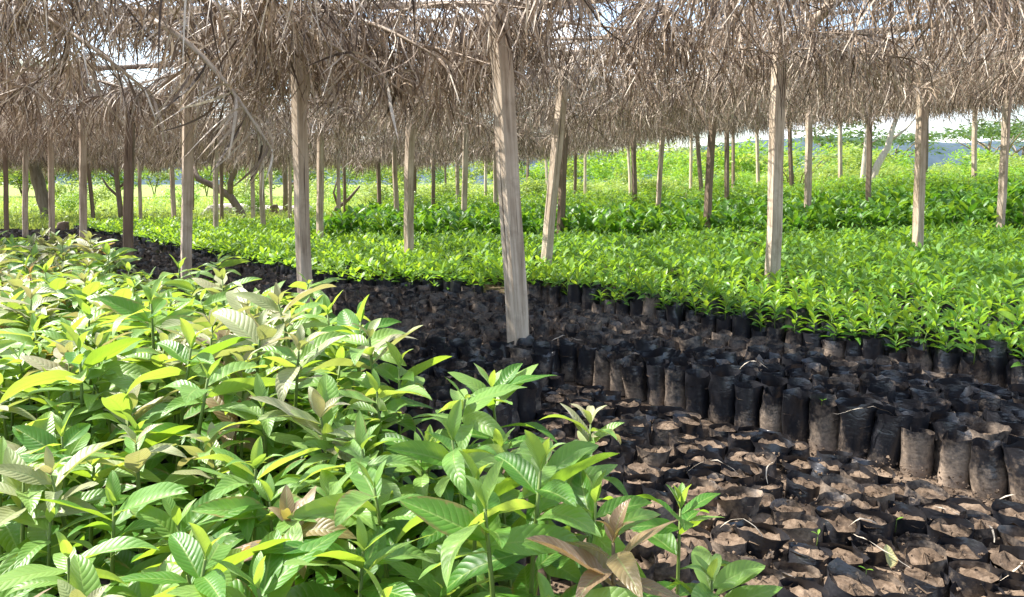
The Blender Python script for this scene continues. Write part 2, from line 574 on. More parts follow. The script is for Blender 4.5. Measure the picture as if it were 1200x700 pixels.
def ridge(y0, x0, x1, hf, depth=60, n=90):
    x = np.linspace(x0, x1, n)
    rows = []
    for t in np.linspace(0, 1, 9):
        h = hf(x) * math.sin(PI * t) ** .8 + NR.normal(0, .35, n) * math.sin(PI * t)
        rows.append(np.stack([x, np.full(n, y0 + depth * t), h - .5], -1))
    V = np.array(rows)
    i = np.arange(8)[:, None] * n
    j = np.arange(n - 1)[None]
    return MD(V.reshape(-1, 3), np.stack([i + j, i + j + 1, i + j + n + 1, i + j + n], -1).reshape(-1, 4))
struct('hills', ridge(230, -300, 420, lambda x: 9 + 6.5 * sm(-20, 160, x) + 1.8 * np.sin(x * .021) + 1.0 * np.sin(x * .07 + 1)), M['hill'])

# ------------------------------------------------------------------ roof: posts, rails, palm fronds
def post_md(side, h, seed, rz=0., taper=.06):
    r = np.random.default_rng(seed)
    n = 10
    bev = side * .07
    a = side * .5
    prof = np.array([(-a, -a + bev), (-a + bev, -a), (a - bev, -a), (a, -a + bev), (a, a - bev), (a - bev, a), (-a + bev, a), (-a, a - bev)])
    rings = []
    bx, by = np.cumsum(r.normal(0, .0035, (2, n)), 1)
    for i, z in enumerate(np.linspace(-.1, h, n)):
        q = prof * (1 - taper * i / n) * (1 + r.normal(0, .022, (8, 1)))
        c, s_ = math.cos(.006 * i), math.sin(.006 * i)
        q = q @ np.array([[c, s_], [-s_, c]])
        rings.append(np.column_stack([q[:, 0] + bx[i], q[:, 1] + by[i], np.full(8, z)]))
    top = rings[-1].copy(); top[:, :2] = top[:, :2].mean(0) + (top[:, :2] - top[:, :2].mean(0)) * .01
    rings.append(top)
    V = np.array(rings)
    i = np.arange(len(rings) - 1)[:, None] * 8
    j = np.arange(8)[None]; j2 = (j + 1) % 8
    return MD(V.reshape(-1, 3), np.stack([i + j, i + j2, i + 8 + j2, i + 8 + j], -1).reshape(-1, 4))

POSTS = [  # x, y, lean of the top in x, width, dark, label
 (0.05, 4.42, -.165, 0.100, 0, 'thick pale timber post nearest the camera, rising among the empty black bags'),
 (-9.35, 14, .10, 0.077, 1, 'slim brown post at the far left edge of the shelter'),
 (-8.36, 13, .13, 0.081, 0, 'grey post just left of the bare palm trunk, second from the left edge'),
 (-7.0, 11.5, .12, 0.081, 0, 'grey post just right of the bare palm trunk, beside the stump'),
 (-5.97, 10.5, .13, 0.086, 0, 'pale square post to the right of the cut stump on the left'),
 (-10.18, 18.5, -.12, 0.081, 1, 'thin leaning brown post close right of the pale post by the stump'),
 (-4.48, 8.8, .10, 0.095, 1, 'brown post split by a long dark crack, left side of the shelter'),
 (-9.3, 19, .06, 0.081, 0, 'thin grey post next right of the cracked brown post'),
 (-7.78, 17.5, .03, 0.090, 0, 'thin grey post just left of the tall brown post behind the broad-leaved bed'),
 (-3.16, 7.3, .11, 0.090, 0, 'tall brown and grey post behind the broad-leaved bed, left of the hanging fronds'),
 (-10.09, 24, .08, 0.081, 1, 'very thin far post half hidden behind the tall brown post'),
 (-5.29, 13.5, .08, 0.077, 0, 'pale slim post in front of the concrete slab at its left end'),
 (-7.28, 19, .06, 0.081, 1, 'dark thin post touching the left of the leaning bare tree'),
 (-6.13, 18, -.01, 0.086, 0, 'thin post just right of the leaning bare tree'),
 (-4.42, 13.5, 0, 0.081, 0, 'pale slim post before the right half of the concrete slab'),
 (-7.58, 24, -.04, 0.081, 0, 'thin far post at the right end of the concrete slab'),
 (-5.57, 19, .04, 0.081, 0, 'thin pale post left of the big post under the drooping fronds'),
 (-1.47, 5.3, .02, .082, 0, 'big square post under the cluster of drooping fronds, second nearest the camera'),
 (-2.92, 11.5, .06, 0.086, 0, 'pale post next right of the big post under the drooping fronds'),
 (-3.88, 17, .02, 0.081, 0, 'thin post second to the right of the big post under the drooping fronds'),
 (-4.85, 22, .01, 0.081, 1, 'far dark stub post by the brown brush beyond the seedlings'),
 (-3.15, 18, .01, 0.086, 1, 'thin brown post left of the slightly tilted slim post'),
 (-2.09, 14, -.07, 0.081, 0, 'slim post tilted a little to the left at the back edge of the seedlings'),
 (-1.21, 8.8, .06, 0.090, 0, 'tall pale post standing in the seedlings, left of the nearest post'),
 (-2.81, 22, .03, 0.081, 1, 'thin far post tight to the right of the tall pale post in the seedlings'),
 (-1.86, 18, .02, 0.086, 1, 'brown thin post between the two pale posts left of the nearest post'),
 (-2.59, 30, -.04, 0.090, 1, 'tiny far post between the thin brown and thin tapered posts'),
 (-1.43, 20, -.03, 0.086, 0, 'thin tapered far post at the left of the post on the seedling edge'),
 (-.83, 13, .06, 0.090, 0, 'slim post on the back edge of the seedlings, left of the nearest post'),
 (-.98, 28, .01, 0.090, 0, 'tiny far post left of the one hidden beside the nearest post'),
 (-.36, 17, -.03, 0.090, 0, 'slim pale post partly hidden by the left side of the nearest post'),
 (.33, 7.8, .20, 0.090, 0, 'pale prop post leaning to the right in the seedlings'),
 (.75, 12, .09, 0.095, 1, 'dark rough post standing behind the leaning pale prop'),
 (.61, 30, 0, 0.090, 1, 'tiny far post just right of the nearest post'),
 (1.42, 30, -.11, 0.090, 0, 'tiny far post just left of the leaning pale prop'),
 (1.97, 24, .02, 0.090, 1, 'thin far brown post right of the dark rough post'),
 (2.70, 28, -.02, 0.090, 0, 'tiny far post second to the right of the dark rough post'),
 (4.38, 28, -.12, 0.090, 0, 'tiny pale far post behind the left of the brown tilted post'),
 (2.94, 18, -.12, 0.095, 1, 'brown tilted post at the back of the tall nursery plants'),
 (3.05, 16, .10, 0.090, 0, 'pale slim post tilting right in the tall nursery plants, centre right'),
 (6.11, 26, -.02, 0.090, 0, 'thin far post, left one of the pair before the brown leaning post'),
 (5.29, 21, -.21, 0.090, 1, 'thin post leaning left, right one of the pair before the brown leaning post'),
 (3.07, 12, .09, 0.095, 1, 'brown post leaning right at the front of the tall nursery plants'),
 (5.10, 18, -.06, 0.090, 1, 'slim brown post between the brown leaning post and the rough thick post'),
 (7.56, 26, -.06, 0.090, 1, 'tiny far dark post right of the slim brown post'),
 (7.79, 24, -.13, 0.090, 0, 'thin far pale post just left of the rough thick post'),
 (2.31, 6.7, .01, 0.102, 0, 'rough thick pale post standing in the yellow green seedlings on the right'),
 (7.76, 21, -.13, 0.090, 1, 'thin far brown post just right of the rough thick post'),
 (5.25, 13.5, -.03, 0.095, 0, 'pale straight post second to the right of the rough thick post'),
 (9.51, 22, -.09, 0.095, 0, 'short far post before the light green shrub at right'),
 (7.04, 15, -.09, 0.090, 1, 'brown post just left of the forked pale tree'),
 (5.1, 9.5, -.03, 0.099, 0, 'tall post beyond the seedlings, second from the right edge of the near ones'),
 (11.95, 22, -.06, 0.090, 1, 'thin far post hidden close behind the tall post at right'),
 (12.16, 20, -.12, 0.095, 0, 'slim far post standing against the pale sky at right'),
 (7.6, 11.8, -.02, 0.095, 0, 'pale post at the right edge of the shelter'),
]
for q, (px, py, ln, wd, dk, lab) in enumerate(POSTS):
    g = float(rise(px, py))
    h = float(roofz(px, py)) - g - .03
    me = to_mesh('timber_post', post_md(wd, h, q), M['dark_wood' if dk else 'wood'], False)
    o = obj('timber_post', me)
    o.location = (px, py, g)
    rz = math.radians(R.uniform(-9, 9)) + (math.radians(38) if q in (0, 17, 31, 23) else math.radians(R.choice((12, 25, 40))))
    if q == 46: rz = math.radians(12)
    o.rotation_euler = (0, math.atan2(ln, 2.3), rz) if False else (0, 0, 0)
    o.matrix_basis = Matrix.Translation((px, py, g)) @ Matrix.Rotation(math.atan2(ln, 2.3), 4, 'Y') @ Matrix.Rotation(rz, 4, 'Z')
    tag(o, lab, 'post', 'timber posts holding up the thatch')

# roof rails: rough poles along both directions of the frame, just under the fronds
def rail(p, q, r, dark, label):
    n = 12
    t = np.linspace(0, 1, n)[:, None]
    P = np.array(p) * (1 - t) + np.array(q) * t
    P[:, 2] = [float(roofz(a, b)) + .03 for a, b in P[:, :2]]
    P += NR.normal(0, .012, P.shape)
    o = obj('roof_rail', to_mesh('roof_rail', tube(P, r * (1 + NR.normal(0, .05, n)), 7), M['dark_wood' if dark else 'wood']))
    tag(o, label, 'rail', 'poles of the roof frame')
rails = [(5.2, 'pale pole under the thatch above the nearest post'), (7.4, 'pole under the thatch above the leaning prop'), (9.6, 'pole under the thatch above the seedlings'),
         (12.4, 'pole under the thatch above the front of the tall nursery plants'), (15.5, 'pole under the thatch above the tall nursery plants'), (19, 'rearmost pole under the thatch')]
for q, (y0, lab) in enumerate(rails):
    rail((-.95 * y0 - 1, y0 + .5, 0), (.72 * y0 + 2.0, y0 - .6, 0), R.uniform(.024, .034), q % 2, lab)
for q, (x0, x1, lab) in enumerate([(-1.5, -7.5, 'long pole running back above the left posts'), (.05, -.3, 'long pole running back above the nearest post'), (2.3, 5.4, 'long pole running back above the rough thick post'), (5.2, 11, 'long pole running back above the right posts')]):
    rail((x0 - .05, 4.0 + .5 * abs(x0), 0), (x1, 21, 0), .042, 0, lab)

def frond_leaflets(seed, L=2.2, n=136, droop=.12, ll=.46, wd=.0082, hang=1.0, side_spread=.7, segs=6):
    r = np.random.default_rng(seed)
    tt = np.linspace(0, 1, 12)
    rach = np.stack([tt * L * (1 - .18 * droop), .10 * np.sin(tt * 3 + r.uniform(0, 6)) * tt, -droop * L * tt ** 1.8 + .05 * tt], 1)
    out, long_ = [], []
    for k in range(n):
        for sd_ in (-1, 1):
            if r.random() < .06: continue
            t = (k + r.uniform(0, 1)) / n
            t = .04 + .96 * t
            p = np.array([np.interp(t, tt, rach[:, c]) for c in range(3)])
            tg = np.array([np.interp(min(t + .04, 1), tt, rach[:, c]) for c in range(3)]) - p
            tg = tg / (np.linalg.norm(tg) + 1e-9) if np.linalg.norm(tg) > 1e-6 else np.array((1., 0, 0))
            le = ll * (.45 + .6 * math.sin(PI * min(1, .12 + .82 * t))) * r.uniform(.55, 1.2)
            d = tg * r.uniform(.0, .6) + np.array((0, sd_, 0)) * r.uniform(.1, side_spread) + np.array((0, 0, r.uniform(-.8, .35)))
            d /= np.linalg.norm(d)
            g = r.uniform(.25, .9) * hang
            curl = r.normal(0, .30, 3) * np.array((1, 1, .5))
            st = le / segs
            P = [p]
            for s_ in range(segs):
                d = d + np.array((0, 0, -g)) * .55 + curl * .55
                d /= np.linalg.norm(d)
                P.append(P[-1] + d * st)
            P = np.array(P)
            T = nrm(np.gradient(P, axis=0))
            a = r.uniform(0, PI)
            ref = np.array((math.cos(a), math.sin(a), .2))
            tw = r.normal(0, .5)
            S = np.cross(T, ref)
            ref2 = np.cross(T, nrm(S))
            ph = np.linspace(0, tw * 2, segs + 1)[:, None]
            S = nrm(S) * np.cos(ph) + ref2 * np.sin(ph)
            W = wd * r.uniform(.45, 1.5) * np.sin(PI * (.18 + .80 * np.linspace(0, 1, segs + 1))) ** .7
            out.append(ribbon(P, W, S, np.clip(r.normal(.48, .30), 0, 1)))
    return rach, out

def frond_meshes(seed, **kw):
    rach, lf = frond_leaflets(seed, **kw)
    return rach, tube(rach, np.linspace(.016, .004, len(rach)), 5, .55), lf

kinds, KLO = [], []
for s_, kw in enumerate([dict(), dict(ll=.52), dict(ll=.38, n=130), dict(droop=.16, ll=.46), dict(ll=.46, hang=1.4, n=108), dict(droop=.2, L=1.9, ll=.48), dict(ll=.55, hang=.7, wd=.010, n=92)]):
    rach, rt, lf = frond_meshes(100 + s_, **kw)
    kinds.append((rt, merge(lf)))
    KLO.append((rt, merge(frond_meshes(130 + s_, **dict(kw, segs=4, n=92, wd=.0105))[2])))
KM = [(to_mesh('rachis', a, M['thatch']), to_mesh('leaflets', b_, M['thatch'])) for a, b_ in kinds]

def roof_density(x, y):
    c = .5 + .5 * math.sin(x * 1.35 + .6 * y + 1.0) * math.sin(y * .95 - .5 * x + 2.1)
    return c

spots = []
cell = .71
for ix in range(-48, 49):
    for iy in range(-4, 39):
        x = (ix + R.uniform(.1, .9)) * cell
        y = (iy + R.uniform(.1, .9)) * cell
        if abs(x) > .70 * y + 3.2 or y > 25: continue
        if x > 3 and y > 25 - .62 * (x - 3): continue        # back right corner of the shelter
        if y < (3.6 if x < 0 else 3.1):
            if R.random() < (.95 if x < -1.8 else .55 if x < -.2 else .74): continue                          # thin roof over the front of the broad-leaved bed
        elif x < -2.2 and y < 5.2 and R.random() < .22: continue
        elif roof_density(x, y) < .09 and y < 9: continue
        if -2.3 < x < .1 and 4.1 < y < 5.5 and R.random() < (.3 if -1.7 < x < -.2 and y < 4.9 else .08): continue    # gap made in the thatch to let the sun onto the nearest post
        spots.append((x, y))
for q in range(16):
    spots.append((R.uniform(-2.6, -.05), R.uniform(4.9, 7.2)))
vis = [p for p in spots if p[1] > 3.2 and abs(p[0]) < .69 * p[1] + .5]
rest = [p for p in spots if p not in set(vis)]
vis.sort(key=lambda p: p[0] ** 2 + p[1] ** 2)
ind, rest = vis[:290], vis[290:] + rest

def frond_place(x, y):
    base = math.atan2(U[1], U[0]) + (PI if R.random() < .5 else 0)
    rz = base + R.gauss(0, .35)
    z = float(roofz(x, y)) + R.uniform(-.07, .22)
    return Matrix.Translation((x - math.cos(rz) * 1.0, y - math.sin(rz) * 1.0, z)) @ Matrix.Rotation(rz, 4, 'Z') @ Matrix.Rotation(R.gauss(0, .06), 4, 'Y') @ Matrix.Rotation(R.gauss(0, .3), 4, 'X')

protos = []
for a, b_ in KM:
    r0 = empty('palm_frond', (0, 0, 0))
    k1 = obj('rachis', a, r0)
    k2 = obj('leaflets', b_, r0); k2['kind'] = 'stuff'
    protos.append([r0, (k1, k2), False])

def roof_label(x, y):
    side = 'left posts' if x < -.35 * y else 'right posts' if x > .3 * y else 'middle posts'
    if y < 5: return 'dry brown palm frond in the nearest thatch, above the %s' % side
    if y < 8: return 'dry brown palm frond hanging above the seedlings, over the %s' % side
    if y < 13: return 'dry brown palm frond midway back in the thatch, over the %s' % side
    return 'dry brown palm frond far back in the thatch, over the %s' % side

frows = {}
for q, (x, y) in enumerate(ind):
    pr = protos[q % len(protos)]
    if not pr[2]: o = pr[0]; pr[2] = True
    else: o = copy_thing(pr[0], pr[1])
    o.matrix_basis = frond_place(x, y)
    tag(o, roof_label(x, y), 'palm frond', 'palm fronds of the thatch roof')
    frows.setdefault(int(y / .9), []).append((x / y, x, y, o))
label_rows([frows[r] for r in sorted(frows)], lambda n, k, o: 'dry palm frond in the thatch, %s layer back from the camera, %s from the left' % (ordw(n), ordw(k)), 'dry palm frond mostly above the top edge of the view', 1.85)
mm = []
for (x, y) in rest:
    a, b_ = KLO[R.randrange(len(KLO))]
    m = frond_place(x, y)
    mm += [a.xf(m), b_.xf(m)]
tag(obj('palm_thatch', to_mesh('palm_thatch', merge(mm), M['thatch'])), 'far mass of dry brown palm thatch at the back of the shelter', 'thatch', kind='stuff')

# drooping fronds whose leaflets show one by one (upper left, in front of the big post)
HERO = [ # x, y, z, yaw, pitch down, L, label
 (-1.6, 4.6, 2.14, -.15, .2, 1.15, 'drooping frond with long pale strips falling to the right over the big post'),
 (-1.95, 4.25, 2.02, -.1, .55, 1.0, 'drooping frond with a dense brown curtain just left of the big post'),
 (-2.2, 4.0, 2.26, .6, .06, 1.5, 'broad curled frond sweeping across the top left corner'),
 (-1.45, 4.85, 2.2, .35, .15, 1.2, 'drooping frond hanging behind the top of the big post'),
 (-1.2, 5.0, 2.2, -.6, .1, 1.1, 'short frond with sparse arching strips right of the big post'),
 (-3.2, 4.9, 2.28, -.5, .2, 1.5, 'shaggy frond with twisted strips at the left edge of the thatch'),
]
for q, (x, y, z, yaw, pt, L, lab) in enumerate(HERO):
    rach, lf = frond_leaflets(300 + q, L=L, n=36 if q != 1 else 50, droop=.3, ll=.48, wd=.012, hang=.95 if q != 1 else 1.2, side_spread=.55, segs=8)
    o = empty('drooping_frond', (0, 0, 0))
    o.matrix_basis = Matrix.Translation((x, y, z)) @ Matrix.Rotation(yaw, 4, 'Z') @ Matrix.Rotation(pt, 4, 'Y')
    obj('rachis', to_mesh('rachis', tube(rach, np.linspace(.02, .006, len(rach)), 6, .7), M['thatch']), o)
    for l_ in lf:
        obj('leaflet', to_mesh('leaflet', l_, M['thatch']), o)
    tag(o, lab, 'palm frond', 'drooping fronds at the upper left')

# ------------------------------------------------------------------ bags
def sleeve_md(seed, r0=.062, h=.22, rim=.02, nz=7, na=14, buckle=.10, flop=.0, base=0., corners=1.):
    r = np.random.default_rng(seed)
    a = np.arange(na) * 2 * PI / na
    e = 1 + .05 * np.cos(2 * a + r.uniform(0, 6)) + .04 * np.cos(4 * a + r.uniform(0, 6))
    lean = r.normal(0, .012, 2)
    fp = r.uniform(0, 6)
    V = []
    top = h + rim * (np.cos(a * r.integers(1, 3) + r.uniform(0, 6)) * .6 + r.normal(0, .16, na))
    corner = r.integers(0, na)
    for c in (corner, corner + na // 2):
        top[c % na] += rim * r.uniform(.2, .9) * corners
    for i in range(nz):
        t = i / (nz - 1)
        prof = (.955 + .05 * math.sin(PI * min(1, t * 1.15))) * (1 + buckle * r.normal(0, .5) * (0 < t < .8))
        rad = r0 * prof * e * (1 + r.normal(0, .026, na))
        if t > .8:
            q = (t - .8) / .2
            rad = rad * (1 + q * (.05 + .10 * np.cos(2 * (a - a[corner])) + flop * np.cos(a * 2 + fp) * .35 + flop * r.normal(0, .12, na)))
        z = base + (top - base) * t if t > .55 else np.full(na, base + (h - base) * t)
        V.append(np.stack([rad * np.cos(a) + lean[0] * t, rad * np.sin(a) + lean[1] * t, z], 1))
    V = np.array(V)
    i = np.arange(nz - 1)[:, None] * na
    j = np.arange(na)[None]; j2 = (j + 1) % na
    return MD(V.reshape(-1, 3), np.stack([i + j, i + j2, i + na + j2, i + na + j], -1).reshape(-1, 4)), lean

def soil_md(seed, r0, z, lean=(0, 0), na=10, rings=(.02, .35, .7, .99)):
    r = np.random.default_rng(seed)
    a = np.arange(na) * 2 * PI / na
    V = []
    tilt = r.normal(0, .008, 2)
    for q in rings:
        x = r0 * q * np.cos(a) + lean[0]; y = r0 * q * np.sin(a) + lean[1]
        V.append(np.stack([x, y, z + .010 * (1 - q) * r.uniform(-.6, 1.6) + r.normal(0, .006, na) + (x * tilt[0] + y * tilt[1]) / r0], 1))
    V = np.array(V)
    i = np.arange(len(rings) - 1)[:, None] * na
    j = np.arange(na)[None]; j2 = (j + 1) % na
    return MD(V.reshape(-1, 3), np.stack([i + j, i + na + j, i + na + j2, i + j2], -1).reshape(-1, 4))

TALL, TALLMD = [], []
for s_ in range(14):
    md, ln = sleeve_md(s_, h=.185 + .05 * NR.random(), rim=.018, na=18, corners=(.5, .9, 1.8)[s_ % 3], flop=.2 + .6 * (s_ % 3 == 0))
    so = soil_md(s_, .061, .120 + .035 * NR.random(), ln * .8)
    TALL.append((to_mesh('bag_film', md, M['film']), to_mesh('soil', so, M['soil'])))
    TALLMD.append((md, so))
TALLLO = []
for s_ in range(8):
    md, ln = sleeve_md(s_, h=.185 + .05 * NR.random(), rim=.026, nz=4, na=9, flop=.3, corners=1.2)
    TALLLO.append((md, soil_md(s_, .061, .14, ln * .8, 8, (.02, .99))))
LOW = []
for s_ in range(14):
    hh = .035 + .035 * NR.random()
    md, ln = sleeve_md(50 + s_, r0=.062, h=hh, rim=.009, nz=5, na=18, flop=.18 + .45 * (s_ % 4 == 0), base=-.06, buckle=.0, corners=2.2 * (s_ % 3 == 0))
    so = soil_md(70 + s_, .060, hh - .014 - .016 * NR.random(), ln * .8, 16, (.02, .3, .6, .85, .99))
    LOW.append((to_mesh('bag_film', md, M['film_low']), to_mesh('soil', so, M['soil'])))

def front_s(x):
    return 3.5 + .87 * float(sm(-2.0, .3, x))

PITCH = .127
stand, low, seeds = [], [], []
ss = np.arange(1.28, 13.2, PITCH * .90)
for row, s in enumerate(ss):
    for k in range(-150, 60):
        u = (k + .5 * (row % 2)) * PITCH
        x, y = u * U + s * N + NR.normal(0, .007, 2)
        if y < .4 or abs(x) > .69 * y + .25: continue
        f = front_s(x)
        if s > f:
            if y > (16 if x < -2.2 else 11.7) or x < -9.5: continue
            if 5.62 < s < 5.85: continue
            if any((x - p[0]) ** 2 + (y - p[1]) ** 2 < .008 for p in POSTS): continue
            if R.random() < .05: continue
            seeds.append((x, y, s, row, u))
        elif s > f - .13: continue
        elif (s > 3.0) or (x < .24 - (3.03 - s) * .25):
            if y > 15 or (x < -1.2 and s < 1.75 and y < 5.5): continue
            if any((x - p[0]) ** 2 + (y - p[1]) ** 2 < .010 for p in POSTS): continue
            stand.append((x, y, s, row, u))
        elif s < 2.93:
            low.append((x, y, s, row, u))

def make_pairs(pool, name):
    out = []
    for a, b_ in pool:
        r0 = empty(name, (0, 0, 0))
        out.append([r0, (obj('bag_film', a, r0), obj('soil', b_, r0)), False])
    return out

def dist(p): return p[0] ** 2 + p[1] ** 2
stand.sort(key=dist)
P_ = make_pairs(TALL, 'grow_bag')
frow, fleft = {}, {}
for q, (x, y, s, row, u) in enumerate(stand[:290]):
    pr = P_[q % len(P_)] if q < len(P_) else P_[R.randrange(len(P_))]
    if not pr[2]: o = pr[0]; pr[2] = True
    else: o = copy_thing(pr[0], pr[1])
    o.matrix_basis = Matrix.Translation((x, y, 0)) @ Matrix.Rotation(R.uniform(0, 6.28), 4, 'Z') @ Matrix.Rotation(R.gauss(0, .05), 4, 'X') @ Matrix.Scale(R.uniform(.93, 1.05), 4) @ Matrix.Diagonal((1, 1, (1 - .14 * float(sm(3.05, 4.2, s))) * R.uniform(.92, 1.06), 1))
    tag(o, 'x', 'grow bag', 'standing black grow bags filled with soil')
    (frow if s > 2.99 else fleft).setdefault(row, []).append((-u, x, y, o))
label_rows([frow[r] for r in sorted(frow)], lambda n, k, o: 'standing black grow bag, front row, %s from the right' % ordw(k) if n == 1 else 'standing black grow bag, %s row back, %s from the right' % (ordw(n), ordw(k)),
           'standing black grow bag at the end of its row beyond the right edge', .2)
label_rows([fleft[r] for r in sorted(fleft)], lambda n, k, o: 'black grow bag left of the nearest post, %s row, %s from right' % (ordw(n), ordw(k)),
           'black grow bag hidden by the broad leaves left of the nearest post', .2)
mm, ms = [], []
for (x, y, s, row, u) in stand[290:]:
    a, b_ = TALLLO[R.randrange(8)]
    m = Matrix.Translation((x, y, 0)) @ Matrix.Rotation(R.uniform(0, 6.28), 4, 'Z') @ Matrix.Rotation(R.gauss(0, .05), 4, 'X') @ Matrix.Diagonal((1, 1, R.uniform(.72, 1.02), 1))
    mm.append(a.xf(m)); ms.append(b_.xf(m))
bm_ = tag(obj('grow_bags', to_mesh('grow_bags', merge(mm), M['film'])), 'dark mass of black grow bags running back behind the broad-leaved bed on the left', 'grow bags', kind='stuff')
sm_ = obj('soil', to_mesh('soil', merge(ms), M['soil']), bm_); sm_['kind'] = 'stuff'

low.sort(key=dist)
low = [p for p in low if p[1] > 1.72 and (p[2] > 1.45)]
lrow = {}
P_ = make_pairs(LOW, 'low_grow_bag')
for q, (x, y, s, row, u) in enumerate(low[:290]):
    if R.random() < .11: continue
    pr = P_[q % len(P_)] if q < len(P_) else P_[R.randrange(len(P_))]
    if not pr[2]: o = pr[0]; pr[2] = True
    else: o = copy_thing(pr[0], pr[1])
    o.matrix_basis = Matrix.Translation((x + R.gauss(0, .010), y + R.gauss(0, .010), .012 + R.gauss(0, .008))) @ Matrix.Rotation(R.uniform(0, 6.28), 4, 'Z') @ Matrix.Rotation(R.gauss(0, .09), 4, 'X') @ Matrix.Diagonal((R.uniform(.88, 1.12), R.uniform(.88, 1.12), R.uniform(.75, 1.25), 1))
    lrow.setdefault(row, []).append((-u, x, y, o))
    tag(o, 'x', 'grow bag', 'low black grow bags sunk in soil')

label_rows([lrow[r] for r in sorted(lrow, reverse=True)], lambda n, k, o: 'low black bag sunk in soil, %s row from the standing bags, %s from the right' % (ordw(n), ordw(k)),
           'low black bag sunk in soil, beyond the edge of the view', .05)
# crumbs of soil, straw strips, one fallen leaf
def clods(n, gen, s0, s1):
    ms = []
    base = np.array([(-1, -1, -1), (1, -1, -1), (1, 1, -1), (-1, 1, -1), (-1, -1, 1), (1, -1, 1), (1, 1, 1), (-1, 1, 1)]) * .6
    F = np.array([(0, 3, 2, 1), (4, 5, 6, 7), (0, 1, 5, 4), (1, 2, 6, 5), (2, 3, 7, 6), (3, 0, 4, 7)])
    for _ in range(n):
        x, y, z = gen()
        sz = NR.uniform(s0, s1) ** 1
        q = np.array(Euler(NR.uniform(0, 6.28, 3)).to_matrix())
        ms.append(MD((base * sz * NR.uniform(.35, 1.25, (8, 3))) @ q.T + (x, y, z), F))
    return merge(ms)
def gen_soil():
    u = NR.uniform(-1.6, 1.9); s = NR.uniform(1.4, 3.1)
    x, y = u * U + s * N
    return x, y, .014 + .05 * NR.random() ** 3
tag(obj('soil_crumbs', to_mesh('soil_crumbs', clods(9000, gen_soil, .002, .010), M['soil'], False)), 'loose crumbs of brown soil scattered between the low bags', 'soil', kind='stuff')

STRIPS = [(1.02, 2.28, .35, 'pale dry strip standing up by the rounded rims, right foreground'), (1.32, 2.45, -.6, 'pale dry strip lying across two low bags at right'),
          (1.45, 2.2, .9, 'long pale dry strip bent over low bags near the bottom right corner'), (1.15, 2.05, 2.6, 'pale dry strip arching near the fallen leaf'),
          (.92, 2.62, 1.6, 'short pale dry strip by the foot of the standing bags'), (1.62, 2.5, -.2, 'thin pale dry strip at the right edge below the standing bags'),
          (.62, 2.75, .2, 'pale dry strip on low bags beside the broad leaves'), (1.3, 1.98, .1, 'pale dry strip lying flat at the bottom edge'),
          (.78, 2.2, 2.2, 'short dry strip on soil beside the rightmost broad leaves'), (1.05, 3.55, .8, 'pale dry strip caught on top of the standing bags'),
          (1.55, 2.95, 2.9, 'looped pale dry strip on top of the standing bags at right'), (.2, 4.35, .4, 'pale dry strip on the bags right of the nearest post')]
for q, (x, y, a, lab) in enumerate(STRIPS):
    n = 10
    t = np.linspace(0, 1, n)
    L = R.uniform(.12, .3)
    zb = .22 if y > 2.9 and q >= 9 else .06
    bend = R.uniform(-1.5, 1.5)
    ang = a + bend * t
    P = np.stack([x + np.cumsum(np.cos(ang)) * L / n, y + np.cumsum(np.sin(ang)) * L / n, zb + .05 * np.sin(t * PI * R.uniform(.6, 1.6)) * R.uniform(.2, 1.3) + NR.normal(0, .002, n)], 1)
    S = np.stack([-np.sin(ang), np.cos(ang), NR.normal(0, .5, n)], 1)
    o = obj('dry_strip', to_mesh('dry_strip', ribbon(P, .0055 * np.sin(PI * (.15 + .8 * t)), S), M['straw']))
    tag(o, lab, 'dry leaf strip', 'dry palm strips fallen on the bags')
fl = leaf(.085, .55, .15, .35, 8, 4, .05, 0., .9, 5)
o = obj('fallen_leaf', to_mesh('fallen_leaf', fl, leaf_mat('fallen leaf', (.36, .34, .16), (.36, .34, .16), (.4, .4, .1), (.4, .4, .1), .6, 9, .3)))
o.matrix_basis = Matrix.Translation((1.08, 2.08, .05)) @ Matrix.Rotation(1.2, 4, 'Z') @ Matrix.Rotation(-.5, 4, 'Y') @ Matrix.Rotation(.5, 4, 'X')
tag(o, 'pale yellowish fallen leaf standing on the soil of the low bags', 'leaf')

SPR = [(1.22, 2.33, 'tiny green sprout in a soil bag right of the fallen leaf'), (.93, 2.23, 'tiny two-leaved sprout in a low bag near the rightmost broad leaves'),
       (1.34, 3.22, 'single thin green shoot among the standing bags at right'), (.98, 2.02, 'tiny sprout in a low bag close to the bottom edge')]
for q, (x, y, lab) in enumerate(SPR):
    zb = .17 if y > 2.9 else .045
    o = empty('sprout', (x, y, zb))
    obj('stem', to_mesh('stem', tube([(0, 0, -.01), (.002, 0, .015), (.004, .002, .03)], (.0016, .0014, .001), 5), M['stem_green']), o)
    lm = to_mesh('leaf', leaf(1, .42, .2, .3, 4, 2, .02, .1, .9, 31), M['seed_a'])
    for k in range(2 if q % 2 else 4):
        obj('leaf', lm, o, leaf_m((.004, .002, .03), k * 2.1 + q, .5, 0, .022))
    tag(o, lab, 'sprout', 'tiny sprouts in the empty bags')
# ------------------------------------------------------------------ small yellow-green seedlings
SLEAF = [to_mesh('leaf', leaf(1, .38 + .05 * (q % 2), .12 + .12 * q, .35, 4, 2, .02, .1, .9, 20 + q), M['seed_a']) for q in range(5)]
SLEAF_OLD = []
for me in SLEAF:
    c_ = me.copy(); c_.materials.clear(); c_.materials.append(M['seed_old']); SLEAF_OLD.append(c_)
SLEAF_LO = [leaf(1, .42, .15 + .15 * q, .0, 3, 1, .0, .1, .9, 20 + q) for q in range(3)]

